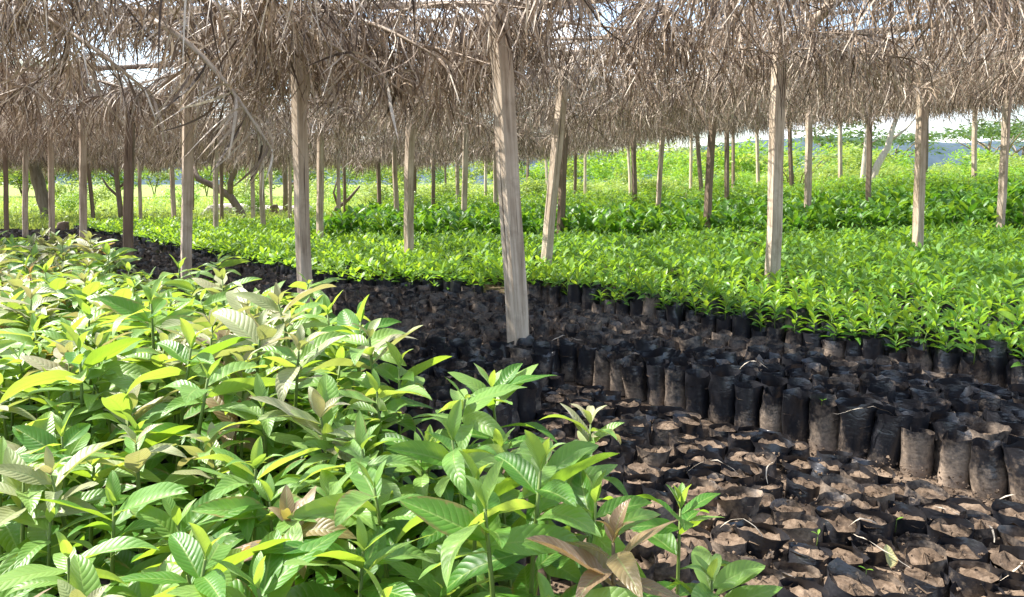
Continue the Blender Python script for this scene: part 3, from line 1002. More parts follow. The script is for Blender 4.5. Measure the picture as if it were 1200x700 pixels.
def seedling_spec(seed, lo=1.):
    r = random.Random(seed)
    h = r.uniform(.09, .165) * lo
    n = r.randint(8, 12)
    P = [(0, 0, 0), (r.gauss(0, .006), r.gauss(0, .006), h * .5), (r.gauss(0, .01), r.gauss(0, .01), h)]
    out = []
    yaw = r.uniform(0, 6.28)
    for k in range(n):
        t = .36 + .64 * k / (n - 1)
        yaw += 2.4 + r.gauss(0, .25)
        p = (P[2][0] * t, P[2][1] * t, h * t)
        ln = r.uniform(.068, .108) * (1 if t < .85 else .8)
        out.append((p, yaw, .2 + .85 * t ** 2 + r.gauss(0, .18), r.gauss(0, .3), ln))
    return P, h, out

SP = []
for q in range(12):
    P, h, sp = seedling_spec(q)
    r0 = empty('potted_seedling', (0, 0, 0))
    kids = [obj('bag_film', TALL[q][0], r0), obj('soil', TALL[q][1], r0)]
    kids.append(obj('stem', to_mesh('stem', tube(np.array(P) + (0, 0, 0), (.0035, .003, .002), 5), M['stem_green']), r0, Matrix.Translation((0, 0, .165))))
    for (p, yaw, pt, ro, ln) in sp:
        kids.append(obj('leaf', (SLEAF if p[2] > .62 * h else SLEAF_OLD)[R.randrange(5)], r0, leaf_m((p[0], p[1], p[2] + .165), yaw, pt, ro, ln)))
    SP.append([r0, kids, False])
seeds.sort(key=lambda p: p[0] ** 2 + p[1] ** 2)
front_rows = sorted(set(p[3] for p in seeds if p[2] > 3.83))
srow = {}
for q, (x, y, s, row, u) in enumerate(seeds[:285]):
    pr = SP[q] if q < len(SP) else SP[R.randrange(len(SP))]
    if not pr[2]: o = pr[0]; pr[2] = True
    else: o = copy_thing(pr[0], pr[1])
    o.matrix_basis = Matrix.Translation((x, y, 0)) @ Matrix.Rotation(R.uniform(0, 6.28), 4, 'Z') @ Matrix.Scale(R.uniform(.92, 1.1), 4) @ Matrix.Diagonal((1, 1, R.uniform(.88, 1.3), 1))
    tag(o, 'x', 'seedling', 'small yellow green seedlings in black bags')
    srow.setdefault(row, []).append((-u, x, y, o))
label_rows([srow[r] for r in sorted(srow)], lambda n, k, o: 'yellow green seedling in black bag, front row, %s from the right' % ordw(k) if n == 1 else 'small yellow green seedling, %s row back, %s from the right' % (ordw(n), ordw(k)),
           'yellow green seedling beyond the edge of the view', .3)
ma, mb, mbag, msoil = [], [], [], []
LOSPEC = [seedling_spec(40 + q) for q in range(10)]
LOMD = []
for P, h, sp in LOSPEC:
    LOMD.append([(SLEAF_LO[R.randrange(3)], leaf_m((p[0], p[1], p[2] + .165), yaw, pt, ro, ln * 1.08)) for (p, yaw, pt, ro, ln) in sp])
LOM2 = [[l_.xf(m) for l_, m in q] for q in LOMD]
for (x, y, s, row, u) in seeds[285:]:
    q = LOM2[R.randrange(len(LOM2))]
    dark = s > 5.8 + .25 * math.sin(x)
    sc_ = R.choice((R.uniform(.7, .9), R.uniform(.9, 1.2), R.uniform(.95, 1.25))) * (1.1 if dark else 1)
    m = Matrix.Translation((x, y, float(rise(x, y)) - (.03 if dark else 0))) @ Matrix.Rotation(R.uniform(0, 6.28), 4, 'Z') @ Matrix.Scale(sc_, 4)
    tb = R.uniform(-.1, .35)
    for k_, l_ in enumerate(q):
        (mb if dark else ma).append(l_.xf(m, min(1, max(0, tb + .65 * k_ / len(q) + R.uniform(-.1, .1)))))
    if s < 4.3 or 5.3 < s < 6.3 or y > 14:
        a, b_ = TALLLO[R.randrange(8)]
        m = Matrix.Translation((x, y, 0)) @ Matrix.Rotation(R.uniform(0, 6.28), 4, 'Z')
        mbag.append(a.xf(m)); msoil.append(b_.xf(m))
so1 = tag(obj('seedling_bed', to_mesh('seedling_bed', merge(ma), M['seed_a_mass'])), 'carpet of small yellow green seedlings stretching back on the left and centre', 'seedlings', kind='stuff')
c_ = obj('bag_film', to_mesh('bag_film', merge(mbag), M['film']), so1); c_['kind'] = 'stuff'
c_ = obj('soil', to_mesh('soil', merge(msoil), M['soil']), so1); c_['kind'] = 'stuff'
tag(obj('seedling_bed', to_mesh('seedling_bed', merge(mb), M['seed_b_mass'])), 'carpet of deeper green seedlings behind the yellow green ones', 'seedlings', kind='stuff')

# ------------------------------------------------------------------ tall nursery plants with upright oval leaves
TL = [leaf(1, .42, .08 + .1 * q, .3, 4, 2, .02, .1, .8, 60 + q) for q in range(4)]
def tall_plant(seed):
    r = random.Random(seed)
    h = r.uniform(.26, .40)
    lf = []
    yaw = r.uniform(0, 6)
    for k in range(r.randint(12, 17)):
        t = .15 + .85 * k / 15
        yaw += 2.4 + r.gauss(0, .3)
        m = leaf_m((0, 0, .12 + h * t), yaw, r.uniform(.3, 1.25), r.gauss(0, .3), r.uniform(.15, .23))
        tint = min(1, max(0, r.gauss(.42, .22))) if r.random() > .08 else 1
        lf.append(TL[r.randrange(4)].xf(m, tint))
    return merge(lf), tube([(0, 0, 0), (.01, 0, .12 + h * .5), (0, .01, .12 + h)], (.006, .005, .003), 5)
TP = [tall_plant(q) for q in range(8)]
TPM = [(to_mesh('foliage', a, M['tall_leaf']), to_mesh('stem', b_, M['stem_brown'])) for a, b_ in TP]
tp = []
for ix in range(-20, 60):
    for iy in range(0, 30):
        x = ix * .21 + R.uniform(-.05, .05) + .1 * (iy % 2); y = 11.95 + iy * .21 + R.uniform(-.05, .05)
        if x < -3.2 + .0 * y or x > .70 * y + .6 or y > 17.6: continue
        if x < -2.2 and R.random() < .3: continue
        tp.append((x, y, iy))
tp.sort(key=lambda p: p[1])
pp = []
for a, b_ in TPM:
    r0 = empty('nursery_plant', (0, 0, 0))
    pp.append([r0, (obj('foliage', a, r0), obj('stem', b_, r0)), False])
trow = {}
for q, (x, y, iy) in enumerate(tp[:295]):
    pr = pp[q % 8]
    if not pr[2]: o = pr[0]; pr[2] = True
    else: o = copy_thing(pr[0], pr[1])
    o.matrix_basis = Matrix.Translation((x, y, float(rise(x, y)))) @ Matrix.Rotation(R.uniform(0, 6.28), 4, 'Z') @ Matrix.Scale(R.uniform(.85, 1.2), 4)
    tag(o, 'x', 'nursery plant', 'tall nursery plants with oval leaves')
    trow.setdefault(iy, []).append((x, x, y, o))
label_rows([trow[r] for r in sorted(trow)], lambda n, k, o: 'tall plant with upright oval leaves, %s row of its block, %s from the left' % (ordw(n), ordw(k)), 'tall oval-leaved plant beyond the edge of the view', .5)
mm = []
for (x, y, iy) in tp[295:]:
    m = Matrix.Translation((x, y, float(rise(x, y)))) @ Matrix.Rotation(R.uniform(0, 6.28), 4, 'Z') @ Matrix.Scale(R.uniform(.85, 1.2), 4)
    mm.append(TP[R.randrange(8)][0].xf(m))
tag(obj('nursery_plants', to_mesh('nursery_plants', merge(mm), M['tall_leaf'])), 'rear rows of the tall oval-leaved nursery plants', 'nursery plants', kind='stuff')

# low weeds between the seedlings and the tall block on the right
LQ = leaf(1, .34, .3, 0, 2, 1, 0, .1, .9, 3)
def cloud(seed, n, rx, rz, l0, l1, base=0., lump=4, tmean=.5):
    r = np.random.default_rng(seed)
    cs = [(r.normal(0, .45) * rx, r.normal(0, .45) * rx, base + rz * r.uniform(.5, 1.35), r.uniform(.35, .65)) for _ in range(lump)]
    out = []
    for k in range(n):
        c = cs[r.integers(lump)]
        d = r.normal(0, 1, 3); d /= np.linalg.norm(d)
        q = r.uniform(.35, 1) ** .5 * c[3]
        p = (c[0] + d[0] * q * rx, c[1] + d[1] * q * rx, max(.02, c[2] + d[2] * q * rz))
        m = leaf_m(p, r.uniform(0, 6.28), r.uniform(-.5, .9), r.normal(0, .5), r.uniform(l0, l1))
        out.append(LQ.xf(m, np.clip(r.normal(tmean, .25), 0, 1)))
    return merge(out)
mm = []
for q in range(1500):
    x = R.uniform(2.2, 9); y = R.uniform(10.4, 12.2)
    if x > .7 * y + .5: continue
    mm.append(LQ.xf(leaf_m((x, y, R.uniform(.2, .48)), R.uniform(0, 6.28), R.uniform(-.2, 1), R.gauss(0, .4), R.uniform(.06, .12)), R.uniform(0, .7)))
tag(obj('weeds', to_mesh('weeds', merge(mm), M['seed_b_mass'])), 'fine green weeds along the foot of the tall oval-leaved plants', 'weeds', kind='stuff')

# ------------------------------------------------------------------ hedge-like block of bushy plants behind them
BP = [cloud(200 + q, 300, .36, .34, .08, .14, .2, 6, .5) for q in range(5)]
BS = tube([(0, 0, 0), (.01, .01, .35), (0, .02, .7)], (.012, .009, .004), 5)
bst = to_mesh('stem', BS, M['stem_brown'])
pp = []
for a in BP:
    r0 = empty('bushy_plant', (0, 0, 0))
    pp.append([r0, (obj('foliage', to_mesh('foliage', a, M['hedge_leaf']), r0), obj('stem', bst, r0)), False])
bp_ = []
for iy in range(13):
    for ix in range(-6, 40):
        y = 17.9 + iy * .62 + R.uniform(-.1, .1)
        x = ix * .56 + R.uniform(-.1, .1) + .28 * (iy % 2)
        if x < -3.4 + .12 * iy or x > .70 * y + .6: continue
        bp_.append((x, y, iy))
bp_ = sorted(bp_, key=lambda p: p[1])[:296]
brow = {}
for q, (x, y, iy) in enumerate(bp_):
    pr = pp[q % 5]
    if not pr[2]: o = pr[0]; pr[2] = True
    else: o = copy_thing(pr[0], pr[1])
    o.matrix_basis = Matrix.Translation((x, y, float(rise(x, y)))) @ Matrix.Rotation(R.uniform(0, 6.28), 4, 'Z') @ Matrix.Scale(R.uniform(.8, 1.15), 4)
    tag(o, 'x', 'bushy plant', 'bushy plants behind the tall block')
    brow.setdefault(iy, []).append((x, x, y, o))
label_rows([brow[r] for r in sorted(brow)], lambda n, k, o: 'bushy plant behind the tall oval-leaved block, %s row, %s from the left' % (ordw(n), ordw(k)), 'bushy plant beyond the edge of the view', .7)

# ------------------------------------------------------------------ open field beyond: grass, shrubs, trees
mm = []
def blades(n, gen, h0, h1, wd):
    x, y = gen(n)
    z = rise(x, y)
    a = NR.uniform(0, 6.28, n); b_ = NR.uniform(0, 6.28, n)
    h = NR.uniform(h0, h1, n)
    P0 = np.stack([x, y, z], 1)
    ln = np.stack([np.cos(b_), np.sin(b_), np.zeros(n)], 1) * (h * NR.uniform(.1, .7, n))[:, None]
    S = np.stack([np.cos(a), np.sin(a), np.zeros(n)], 1) * wd
    up = np.array((0, 0, 1.))
    P1 = P0 + ln * .35 + up * (h * .6)[:, None]
    P2 = P0 + ln + up * (h * .95)[:, None]
    V = np.stack([P0 - S, P0 + S, P1 - S * .8, P1 + S * .8, P2 - S * .15, P2 + S * .15], 1).reshape(-1, 3)
    i = np.arange(n)[:, None] * 6
    F = np.concatenate([i + (0, 1, 3, 2), i + (2, 3, 5, 4)])
    t = np.clip(NR.normal(.5, .25, n), 0, 1)
    return MD(V, F, None, np.repeat(t, 6))
def gl(n):
    y = 16.5 + 30 * NR.random(n) ** 1.6
    x = -.78 * y + NR.random(n) * (.80 * y - 1.5)
    return x, y
def gr(n):
    y = 25.5 + 28 * NR.random(n) ** 1.4
    x = -3 + NR.random(n) * (.75 * y + 3)
    return x, y
g = merge([blades(22000, gl, .08, .3, .02), blades(9000, gr, .15, .5, .03)])
tag(obj('grass', to_mesh('grass', g, M['grass'])), 'sunlit yellow green grass and weeds in the open field', 'grass', kind='stuff')

SH = [cloud(400 + q, 1100, .95, .7, .12, .22, .2, 9, .5) for q in range(5)]
SHM = [to_mesh('foliage', a, M['shrub_leaf']) for a in SH]
SHD = []
for me in SHM:
    c_ = me.copy(); c_.materials.clear(); c_.materials.append(M['hedge_leaf']); SHD.append(c_)
stm = to_mesh('stem', merge([tube([(0, 0, 0), (.1 * math.cos(a), .1 * math.sin(a), .4), (.35 * math.cos(a), .35 * math.sin(a), .9)], (.02, .015, .006), 5) for a in (0, 1.6, 3.3, 4.8)]), M['stem_brown'])
def shrub(x, y, s, q, dark, label, group=None):
    o = empty('shrub', (x, y, float(rise(x, y))), R.uniform(0, 6.28), s=s)
    obj('foliage', (SHD if dark else SHM)[q % 5], o)
    obj('stem', stm, o)
    tag(o, label, 'shrub', group)
    return o
SHR = [(-16.5, 30, .8, 0), (-14.5, 25, .55, 1), (-12.6, 29, .7, 1), (-18.5, 31, .8, 0), (-9.4, 26.5, .5, 1), (-11.5, 33, .9, 0), (-7.6, 22.5, .55, 1), (-8.6, 34, .9, 0), (-6.2, 28, .7, 1), (-5.6, 21.0, .38, 1),
       (-5.0, 26, .7, 0), (-4.2, 24.5, .75, 0), (-3.6, 27.5, .8, 0), (-2.9, 29.5, .8, 0)]
for q, (x, y, s, d) in enumerate(SHR):
    shrub(x, y, s, q, d, '%s shrub in the open field, %s from the left' % ('green' if d else 'pale sunlit', ORD[1 + sorted(SHR, key=lambda p: p[0] / p[1]).index((x, y, s, d))]))
sl_ = []
for q in range(60):
    x = -3 + 26 * q / 59 + R.uniform(-.4, .4); y = R.uniform(27, 36) + .1 * x
    if x > .72 * y + 1: y = x / .7
    sl_.append((x / y, x, y, shrub(x, y, R.uniform(.6, .95), q, R.random() < .3, 'sunlit shrub in the thicket beyond the shelter, ' + ('behind the centre posts' if x < 4 else 'behind the rough thick post' if x < 11 else 'behind the right posts'), 'shrubs in the thicket beyond the shelter')))
for k_, q_ in enumerate(sorted(sl_, key=lambda v: v[0])): q_[3]['label'] = 'sunlit shrub in the low thicket just beyond the shelter, %s from the left' % ordw(k_ + 1)
sl_ = []
for q in range(30):
    x = 6 + 36 * q / 29 + R.uniform(-.6, .6); y = R.uniform(40, 50)
    sl_.append((x / y, x, y, shrub(x, y, R.uniform(1.15, 1.9), q, q % 3 != 1, 'taller green shrub in the far thicket toward the hills', 'taller shrubs toward the hills')))
for k_, q_ in enumerate(sorted(sl_, key=lambda v: v[0])): q_[3]['label'] = 'taller green shrub in the far thicket toward the hills, %s from the left' % ordw(k_ + 1)

sl_ = []
for q in range(34):
    x = -44 + 62 * q / 33 + R.uniform(-.8, .8); y = R.uniform(50, 58)
    sl_.append((x / y, x, y, shrub(x, y, R.uniform(1.7, 2.6), q, q % 3 == 0, 'tall sunlit bush closing the far end of the field, ' + ('behind the left posts' if x < -22 else 'behind the concrete slab' if x < -12 else 'behind the centre posts'), 'tall bushes closing off the far end of the field')))
for k_, q_ in enumerate(sorted(sl_, key=lambda v: v[0])): q_[3]['label'] = 'tall sunlit bush closing the far end of the field, %s from the left' % ordw(k_ + 1)
wl = []
for q in range(1000):
    y = 16.5 + 32 * R.random() ** 1.2; x = -.75 * y + R.random() * (.62 * y)
    if x > -2.6 - .12 * y + .5: continue
    sz = R.uniform(.5, 1.3); tb = R.uniform(0, .7)
    for k in range(14):
        wl.append(LQ.xf(leaf_m((x + R.gauss(0, .16) * sz, y + R.gauss(0, .16) * sz, R.uniform(.03, .34) * sz), R.uniform(0, 6.28), R.uniform(-.3, .9), R.gauss(0, .4), R.uniform(.07, .15) * sz), min(1, tb + R.uniform(0, .35))))
tag(obj('weeds', to_mesh('weeds', merge(wl), M['shrub_leaf'])), 'leafy weeds scattered through the sunlit field on the left', 'weeds', kind='stuff')

def tree(name, limbs, crown, label, bark='bark', leafm='tree_leaf', loc=(0, 0, 0), parts=None):
    o = empty(name, loc)
    tr = merge([tube(P, r_, 8) for P, r_ in limbs])
    obj('trunk', to_mesh('trunk', tr, M[bark]), o)
    if crown is not None:
        c = obj('crown', to_mesh('crown', crown, M[leafm]), o); c['kind'] = 'stuff'
    tag(o, label, 'tree')
    return o

def flat_crown(seed, n, rx, rz, z, l=.4, lump=8):
    r = np.random.default_rng(seed)
    out = []
    cs = [(r.normal(0, .5) * rx, r.normal(0, .5) * rx, z + r.normal(0, .5) * rz, r.uniform(.3, .6)) for _ in range(lump)]
    for k in range(n):
        c = cs[r.integers(lump)]
        d = r.normal(0, .5, 3)
        m = leaf_m((c[0] + d[0] * c[3] * rx, c[1] + d[1] * c[3] * rx, c[2] + d[2] * c[3] * rz), r.uniform(0, 6.28), r.uniform(-.5, .6), r.normal(0, .4), r.uniform(.6, 1.2) * l)
        out.append(LQ.xf(m, np.clip(r.normal(.5, .25), 0, 1)))
    return merge(out)

FT = [(27, 62, 6.0, 4.2), (34, 68, 5.6, 4.5), (41, 64, 6.6, 5.0), (46, 74, 7.0, 5.0), (20, 72, 4.4, 4), (52, 78, 6.6, 5), (13, 80, 4.0, 4), (38, 84, 6.2, 5)]
for q, (x, y, h, rx) in enumerate(FT):
    rk = sorted(FT, key=lambda p: p[0] / p[1]).index((x, y, h, rx))
    h *= .72
    limbs = [(np.array([(0, 0, 0), (.1, 0, h * .4), (.2, .1, h * .85)]), np.array([.22, .18, .09]))]
    for a in range(5):
        an = a * 1.26 + q
        limbs.append((np.array([(.1, 0, h * .45), (rx * .35 * math.cos(an), rx * .35 * math.sin(an), h * .75), (rx * .7 * math.cos(an), rx * .7 * math.sin(an), h * .95)]), np.array([.11, .07, .03])))
    tree('flat_topped_tree', limbs, flat_crown(500 + q, 1100, rx, .8, h, .55), 'dark flat-topped tree on the far skyline at right, %s of them from the left' % ORD[rk + 1], loc=(x, y, float(rise(x, y)) - .1))

# pale forked tree behind the right posts
tree('forked_tree', [
    (np.array([(0, 0, -.1), (-.05, 0, .6), (.1, 0, 1.1), (.45, .05, 1.7), (.55, 0, 2.3), (.9, .1, 3.2)]), np.array([.15, .13, .12, .11, .09, .05])),
    (np.array([(-.35, .1, -.1), (-.3, .1, .8), (-.25, .1, 1.6), (-.2, .1, 2.6), (-.5, .2, 3.4)]), np.array([.13, .11, .10, .08, .04])),
    (np.array([(.5, .05, 1.9), (1.1, .2, 2.3), (1.6, .2, 2.9)]), np.array([.06, .04, .02]))],
    flat_crown(600, 700, 2.0, .7, 3.6, .35), 'pale forked tree with bent trunk behind the right posts', 'pale_bark', loc=(12.1, 25.5, float(rise(12.1, 25.5))))
# light green spreading shrub with arching branches
o = empty('arching_shrub', (9.1, 24.5, float(rise(9.1, 24.5))))
br = []
lf = []
for a in range(9):
    an = a * .7; L = R.uniform(.9, 1.5)
    P = np.array([(0, 0, 0), (.3 * L * math.cos(an), .3 * L * math.sin(an), .9), (.8 * L * math.cos(an), .8 * L * math.sin(an), 1.5), (1.3 * L * math.cos(an), 1.3 * L * math.sin(an), 1.5)])
    br.append(tube(P, (.025, .02, .012, .005), 5))
    for k in range(70):
        t = R.uniform(.8, 3); i0 = min(2, int(t)); p = P[i0] * (1 - (t - i0)) + P[i0 + 1] * (t - i0)
        lf.append(LQ.xf(leaf_m(tuple(p + NR.normal(0, .12, 3)), R.uniform(0, 6.28), R.uniform(-.5, .6), R.gauss(0, .4), R.uniform(.14, .26)), R.uniform(.2, 1)))
obj('branch', to_mesh('branch', merge(br), M['stem_brown']), o)
obj('foliage', to_mesh('foliage', merge(lf), M['shrub_leaf']), o)
tag(o, 'light green shrub with arching branches left of the forked tree', 'shrub')

# palm trunk, dead trees and stumps on the left
n = 18
zz = np.linspace(-.1, 4.2, n)
P = np.stack([-.12 * np.sin(zz * .7) - .16 * zz, 0 * zz, zz], 1)
rr = np.where(np.arange(n) % 2, .155, .135) * np.linspace(1.2, .85, n)
o = empty('palm_tree', (-12.35, 20.3, 0))
obj('trunk', to_mesh('trunk', tube(P, rr, 10), M['bark']), o)
pl = []
for a in range(16):
    an = a * .3927; pts = []
    for t in np.linspace(0, 1, 8):
        pts.append((P[-1][0] + 2.2 * t * math.cos(an), 2.2 * t * math.sin(an), 4.2 + 1.1 * t - 2.0 * t * t))
    pts = np.array(pts)
    for k in range(34):
        t = .1 + .9 * k / 34; p = np.array([np.interp(t, np.linspace(0, 1, 8), pts[:, c]) for c in range(3)])
        for sg in (-1, 1):
            pl.append(LQ.xf(leaf_m(tuple(p), an + sg * 1.0, -.5, 0, .55) @ Matrix.Diagonal((1, .3, 1, 1)), R.random()))
obj('crown', to_mesh('crown', merge(pl), M['tree_leaf']), o)['kind'] = 'stuff'
tag(o, 'thick bare palm trunk behind the left posts', 'tree')

tree('leaning_tree', [
    (np.array([(.0, 0, -.1), (-.15, 0, .3), (-.4, 0, .7), (-.85, 0, 1.0), (-1.3, 0, 1.2), (-1.5, .1, 1.6)]), np.array([.14, .12, .11, .10, .08, .06])),
    (np.array([(-.42, 0, .75), (-.4, .05, 1.15), (-.22, .1, 1.6), (-.1, .1, 2.2)]), np.array([.09, .08, .07, .05]))],
    None, 'bare dark tree leaning left with one upright limb, before the concrete slab', 'dark_wood' if False else 'bark', loc=(-7.55, 21.5, 0))
tree('dead_tree', [
    (np.array([(.05, 0, -.1), (0, 0, .6), (-.05, 0, 1.3), (-.06, 0, 2.1)]), np.array([.075, .065, .06, .05])),
    (np.array([(-.02, 0, .75), (-.3, .05, 1.0), (-.45, .05, 1.25)]), np.array([.035, .03, .015])),
    (np.array([(-.04, 0, .95), (.25, .05, 1.2), (.32, .05, 1.45)]), np.array([.035, .03, .015])),
    (np.array([(-.04, 0, 1.2), (-.35, .05, 1.45), (-.5, .1, 1.4)]), np.array([.03, .025, .01]))],
    None, 'small dead dark tree with short side branches left of the cracked post', 'bark', loc=(-9.7, 18.8, 0))
tree('bare_tree', [
    (np.array([(0, 0, -.1), (.02, 0, .8), (0, 0, 1.5), (.05, 0, 2.4)]), np.array([.11, .09, .08, .07])),
    (np.array([(.01, 0, .9), (.35, .05, 1.15), (.55, .05, 1.5)]), np.array([.04, .03, .015]))],
    None, 'thin dark bare tree standing behind the short round stump', 'bark', loc=(-7.3, 24.5, 0))
tree('branchy_tree', [
    (np.array([(0, 0, -.1), (.25, 0, .35), (.6, 0, .6), (.95, 0, 1.0)]), np.array([.07, .06, .05, .03])),
    (np.array([(.3, 0, .4), (.15, .1, .8), (.3, .1, 1.3)]), np.array([.04, .03, .015]))],
    None, 'low crooked dark branch right of the big post under drooping fronds', 'bark', loc=(-5.4, 22.3, 0))

def stump(loc, r, h, label):
    n_ = 9
    z = np.linspace(-.05, h, n_)
    P = np.stack([.03 * np.sin(z * 5), .02 * np.cos(z * 4), z], 1)
    md = tube(P, r * np.linspace(1.25, .9, n_) * (1 + NR.normal(0, .05, n_)), 11)
    md.V += NR.normal(0, .008, md.V.shape)
    o = obj('tree_stump', to_mesh('tree_stump', md, M['dark_wood']))
    o.location = loc
    tag(o, label, 'stump')
stump((-8.85, 14.9, 0), .11, .34, 'dark cut stump on the bare earth beside the grey post')
stump((-7.35, 23.4, 0), .13, .42, 'short round dark stump right of the concrete slab')

# low pale slab with worn rounded edges
def slab():
    xs_ = np.linspace(0, 3.6, 14)
    prof = np.array([(-.5, 0), (-.5, .26), (-.44, .33), (.44, .36), (.5, .28), (.5, 0)])
    V = []
    for i, x in enumerate(xs_):
        e = .25 if i in (0, 13) else 1
        V.append([(x, p[0] * (.6 + .4 * e), p[1] * e * (1 + .12 * math.sin(x * 2))) for p in prof])
    V = np.array(V) + NR.normal(0, .008, (14, 6, 3))
    i = np.arange(13)[:, None] * 6
    j = np.arange(5)[None]
    return MD(V.reshape(-1, 3), np.stack([i + j, i + j + 6, i + j + 7, i + j + 1], -1).reshape(-1, 4))
o = obj('concrete_slab', to_mesh('concrete_slab', slab(), M['concrete'], False))
o.location = (-10.1, 25.0, 0)
tag(o, 'long low pale concrete slab lying in the grass on the left', 'slab')

# dirt heap and litter by the far left bags
tag(obj('litter', to_mesh('litter', clods(1400, lambda: (NR.uniform(-13, -6.5), NR.uniform(14.5, 18.5), .03), .02, .10), M['soil'], False)), 'clods and dark litter on the bare earth at the far left', 'litter', kind='stuff')

# ------------------------------------------------------------------ broad-leaved seedlings in the foreground
BL = {}
for mk in ('leaf_green', 'leaf_young', 'leaf_bronze', 'leaf_pink'):
    BL[mk] = [to_mesh('leaf', leaf(1, .345 + .04 * (q % 3), (.10, .22, .34, .46, .28, .16, .55)[q], (.30, .18, .42, .25, .1, .5, .3)[q], 10, 4, .025, .07, .82, 800 + q, (0, .1, -.12, .05, -.2, .15, 0)[q]), M[mk]) for q in range(7)]

def broad_spec(seed, style):
    r = random.Random(seed)
    h = r.uniform(.40, .56)
    bend = (r.gauss(0, .03), r.gauss(0, .03))
    P = np.array([(0, 0, .0), (bend[0] * .3, bend[1] * .3, h * .4), (bend[0] * .6, bend[1] * .6, h * .75), (bend[0], bend[1], h)])
    out = []
    yaw = r.uniform(0, 6.28)
    n_low, n_top = r.randint(6, 8), r.randint(6, 8)
    for k in range(n_low):                                   # older leaves down the stem
        t = .22 + .58 * k / n_low
        yaw += 2.4 + r.gauss(0, .3)
        out.append((t, yaw, r.uniform(-.15, .35), r.gauss(0, .25), r.uniform(.14, .205), 'leaf_green', 0))
    for k in range(n_top):                                   # whorl near the tip
        t = .84 + .14 * k / n_top
        yaw += 2.4 + r.gauss(0, .3)
        mk = {'green': 'leaf_green' if r.random() < .55 else 'leaf_young', 'young': 'leaf_young', 'pink': r.choice(('leaf_pink', 'leaf_pink', 'leaf_young')), 'bronze': 'leaf_bronze'}[style]
        out.append((t, yaw, r.uniform(.05, .85), r.gauss(0, .3), r.uniform(.11, .18), mk, 1))
    for k in range(r.randint(2, 4)):                         # small upright new leaves
        yaw += 2.4
        mk = {'green': 'leaf_young', 'young': 'leaf_young', 'pink': 'leaf_pink', 'bronze': 'leaf_bronze'}[style]
        out.append((1.0, yaw, r.uniform(.75, 1.35), r.gauss(0, .2), r.uniform(.045, .09), mk, 1))
    return P, h, out

def build_broad(seed, style):
    P, h, sp = broad_spec(seed, style)
    r = random.Random(seed + 999)
    r0 = empty('broad_leaf_seedling', (0, 0, 0))
    kids = [obj('bag_film', TALL[seed % 14][0], r0), obj('soil', TALL[seed % 14][1], r0)]
    kids.append(obj('stem', to_mesh('stem', tube(P, (.0055, .005, .0045, .003), 6), M['stem_green' if style != 'bronze' else 'stem_brown']), r0, Matrix.Translation((0, 0, .16))))
    for (t, yaw, pt, ro, ln, mk, top) in sp:
        p = [np.interp(t * h, P[:, 2], P[:, c]) for c in range(3)]
        me = BL[mk][r.randrange(7)]
        o = obj('leaf', me, r0, leaf_m((p[0], p[1], p[2] + .16), yaw, pt, ro, ln))
        kids.append(o)
    return [r0, kids, False]
PROT = {'green': [build_broad(q, 'green') for q in range(5)], 'young': [build_broad(10 + q, 'young') for q in range(4)],
        'pink': [build_broad(20 + q, 'pink') for q in range(5)], 'bronze': [build_broad(30 + q, 'bronze') for q in range(2)]}

def put_broad(style, x, y, sc_, rz, label, tilt=0.):
    L_ = PROT[style]
    pr = next((p for p in L_ if not p[2]), None)
    if pr is not None: o = pr[0]; pr[2] = True
    else:
        pr = R.choice(L_)
        o = copy_thing(pr[0], pr[1])
    o.matrix_basis = Matrix.Translation((x, y, 0)) @ Matrix.Rotation(rz, 4, 'Z') @ Matrix.Rotation(tilt, 4, 'X') @ Matrix.Scale(sc_, 4)
    tag(o, label, 'seedling', 'broad-leaved seedlings in the foreground bed')
    return o

HB = [('bronze', .16, 1.12, .92, .4, 'bronze-leaved seedling at the bottom centre, drooping brownish leaves'),
      ('green', .02, 1.24, .96, 1.1, 'green seedling with one large glossy hanging leaf near the bottom centre'),
      ('green', .34, 1.5, .80, 2.2, 'bright green seedling at the right edge of the foreground bed, above low bags'),
      ('green', .34, 1.22, .68, 4.0, 'small green seedling at the lower right corner of the foreground bed'),
      ('green', -.03, 2.05, .98, .2, 'green seedling standing out against the dark bags below the nearest post'),
      ('pink', .18, 1.75, .80, 3.3, 'seedling with pale brown young leaves over the dark bags, right of the nearest post'),
      ('young', -.58, 2.5, 1.08, .0, 'tall light green seedling sticking up at the back edge of the bed, centre left'),
      ('young', -1.0, 3.42, 1.08, 2.9, 'light green seedling in front of the foot of the big post under drooping fronds'),
      ('green', -.84, 3.1, 1.04, 5.0, 'green seedling just right of the one before the big post under drooping fronds'),
      ('young', -1.83, 4.6, 1.05, 1.9, 'tall pale seedling rising at the far back edge of the bed on the left')]
for h_ in HB: put_broad(*h_)
bpt = []
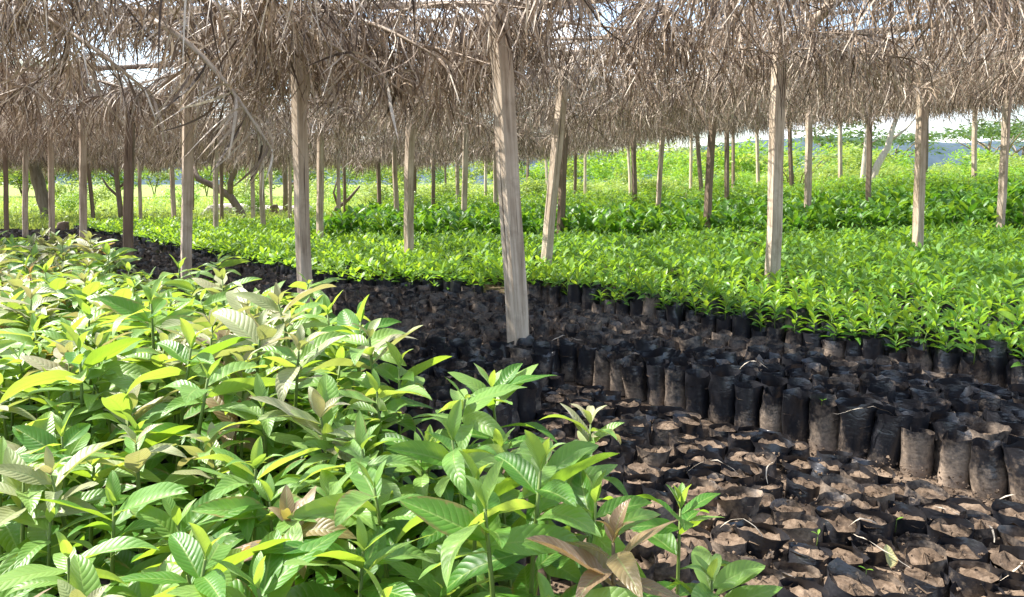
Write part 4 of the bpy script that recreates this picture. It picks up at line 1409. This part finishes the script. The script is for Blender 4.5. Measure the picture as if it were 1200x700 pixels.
for row, s in enumerate(np.arange(1.20, -6, -.125)):
    for k in range(-70, 60):
        u = (k + .5 * (row % 2)) * .142
        x, y = u * U + s * N + NR.normal(0, .018, 2)
        if y < .90 or y > (6.0 if x < -1.6 else 5.2) or abs(x) > .69 * y + .16: continue
        if y < 1.75 and x > .50 - .2 * y: continue
        if x * x + y * y < .40 or s > .90 + .30 * min(y - 1, .9) + .07 * max(0, y - 1.9): continue
        if any((x - h_[1]) ** 2 + (y - h_[2]) ** 2 < .010 for h_ in HB): continue
        if any((x - p[0]) ** 2 + (y - p[1]) ** 2 < .012 for p in POSTS): continue
        bpt.append((x, y, s, row, u))
bpt.sort(key=dist)
wrow = {}
for q, (x, y, s, row, u) in enumerate(bpt[:292]):
    g_ = .5 + .5 * math.tanh((-x - .55) * 1.8)                 # more reddish plants toward the left; paler leaf colours add sun brightness there
    v = R.random()
    style = 'bronze' if v < .05 else 'pink' if v < .07 + .34 * g_ else 'young' if v < .42 + .50 * g_ else 'green'
    nm = {'bronze': 'bronze-leaved seedling', 'pink': 'pinkish-topped seedling', 'young': 'light green broad seedling', 'green': 'mid green broad seedling'}[style]
    o = put_broad(style, x, y, R.uniform(.84, 1.10) * (.84 if y < 1.75 else 1), R.uniform(0, 6.28), nm, R.gauss(0, .06))
    wrow.setdefault(row, []).append((u, x, y, o))
for r_ in wrow.values(): r_.sort(key=lambda q: -q[0])
label_rows([[(-q[0], q[1], q[2], q[3]) for q in wrow[r]] for r in sorted(wrow)], lambda n, k, o: '%s, %s row in from the low bags, %s from the front' % (o['label'], ordw(n), ordw(k)), 'broad-leaved seedling at the edge of the view', .55, 150)
ml = []
mats = ('leaf_green', 'leaf_young', 'leaf_bronze', 'leaf_pink')
LMD = [leaf(1, .36, .2 + .12 * q, .3, 6, 2, .02, .07, .82, 900 + q) for q in range(3)]
idx = []
for (x, y, s, row, u) in bpt[292:]:
    P, h, sp = broad_spec(R.randrange(40), R.choice(('young', 'pink', 'green')))
    m0 = Matrix.Translation((x, y, .16)) @ Matrix.Rotation(R.uniform(0, 6.28), 4, 'Z')
    for (t, yaw, pt, ro, ln, mk, top) in sp:
        l_ = LMD[R.randrange(3)].xf(m0 @ leaf_m((0, 0, t * h), yaw, pt, ro, ln))
        ml.append(l_); idx += [mats.index(mk)] * len(l_.F)
if ml:
    me = to_mesh('broad_leaves', merge(ml), M[mats[0]])
    for k in mats[1:]: me.materials.append(M[k])
    me.polygons.foreach_set('material_index', np.array(idx, dtype=np.int32))
    tag(obj('broad_leaf_mass', me), 'farthest broad-leaved seedlings at the back left end of the foreground bed', 'seedlings', kind='stuff')
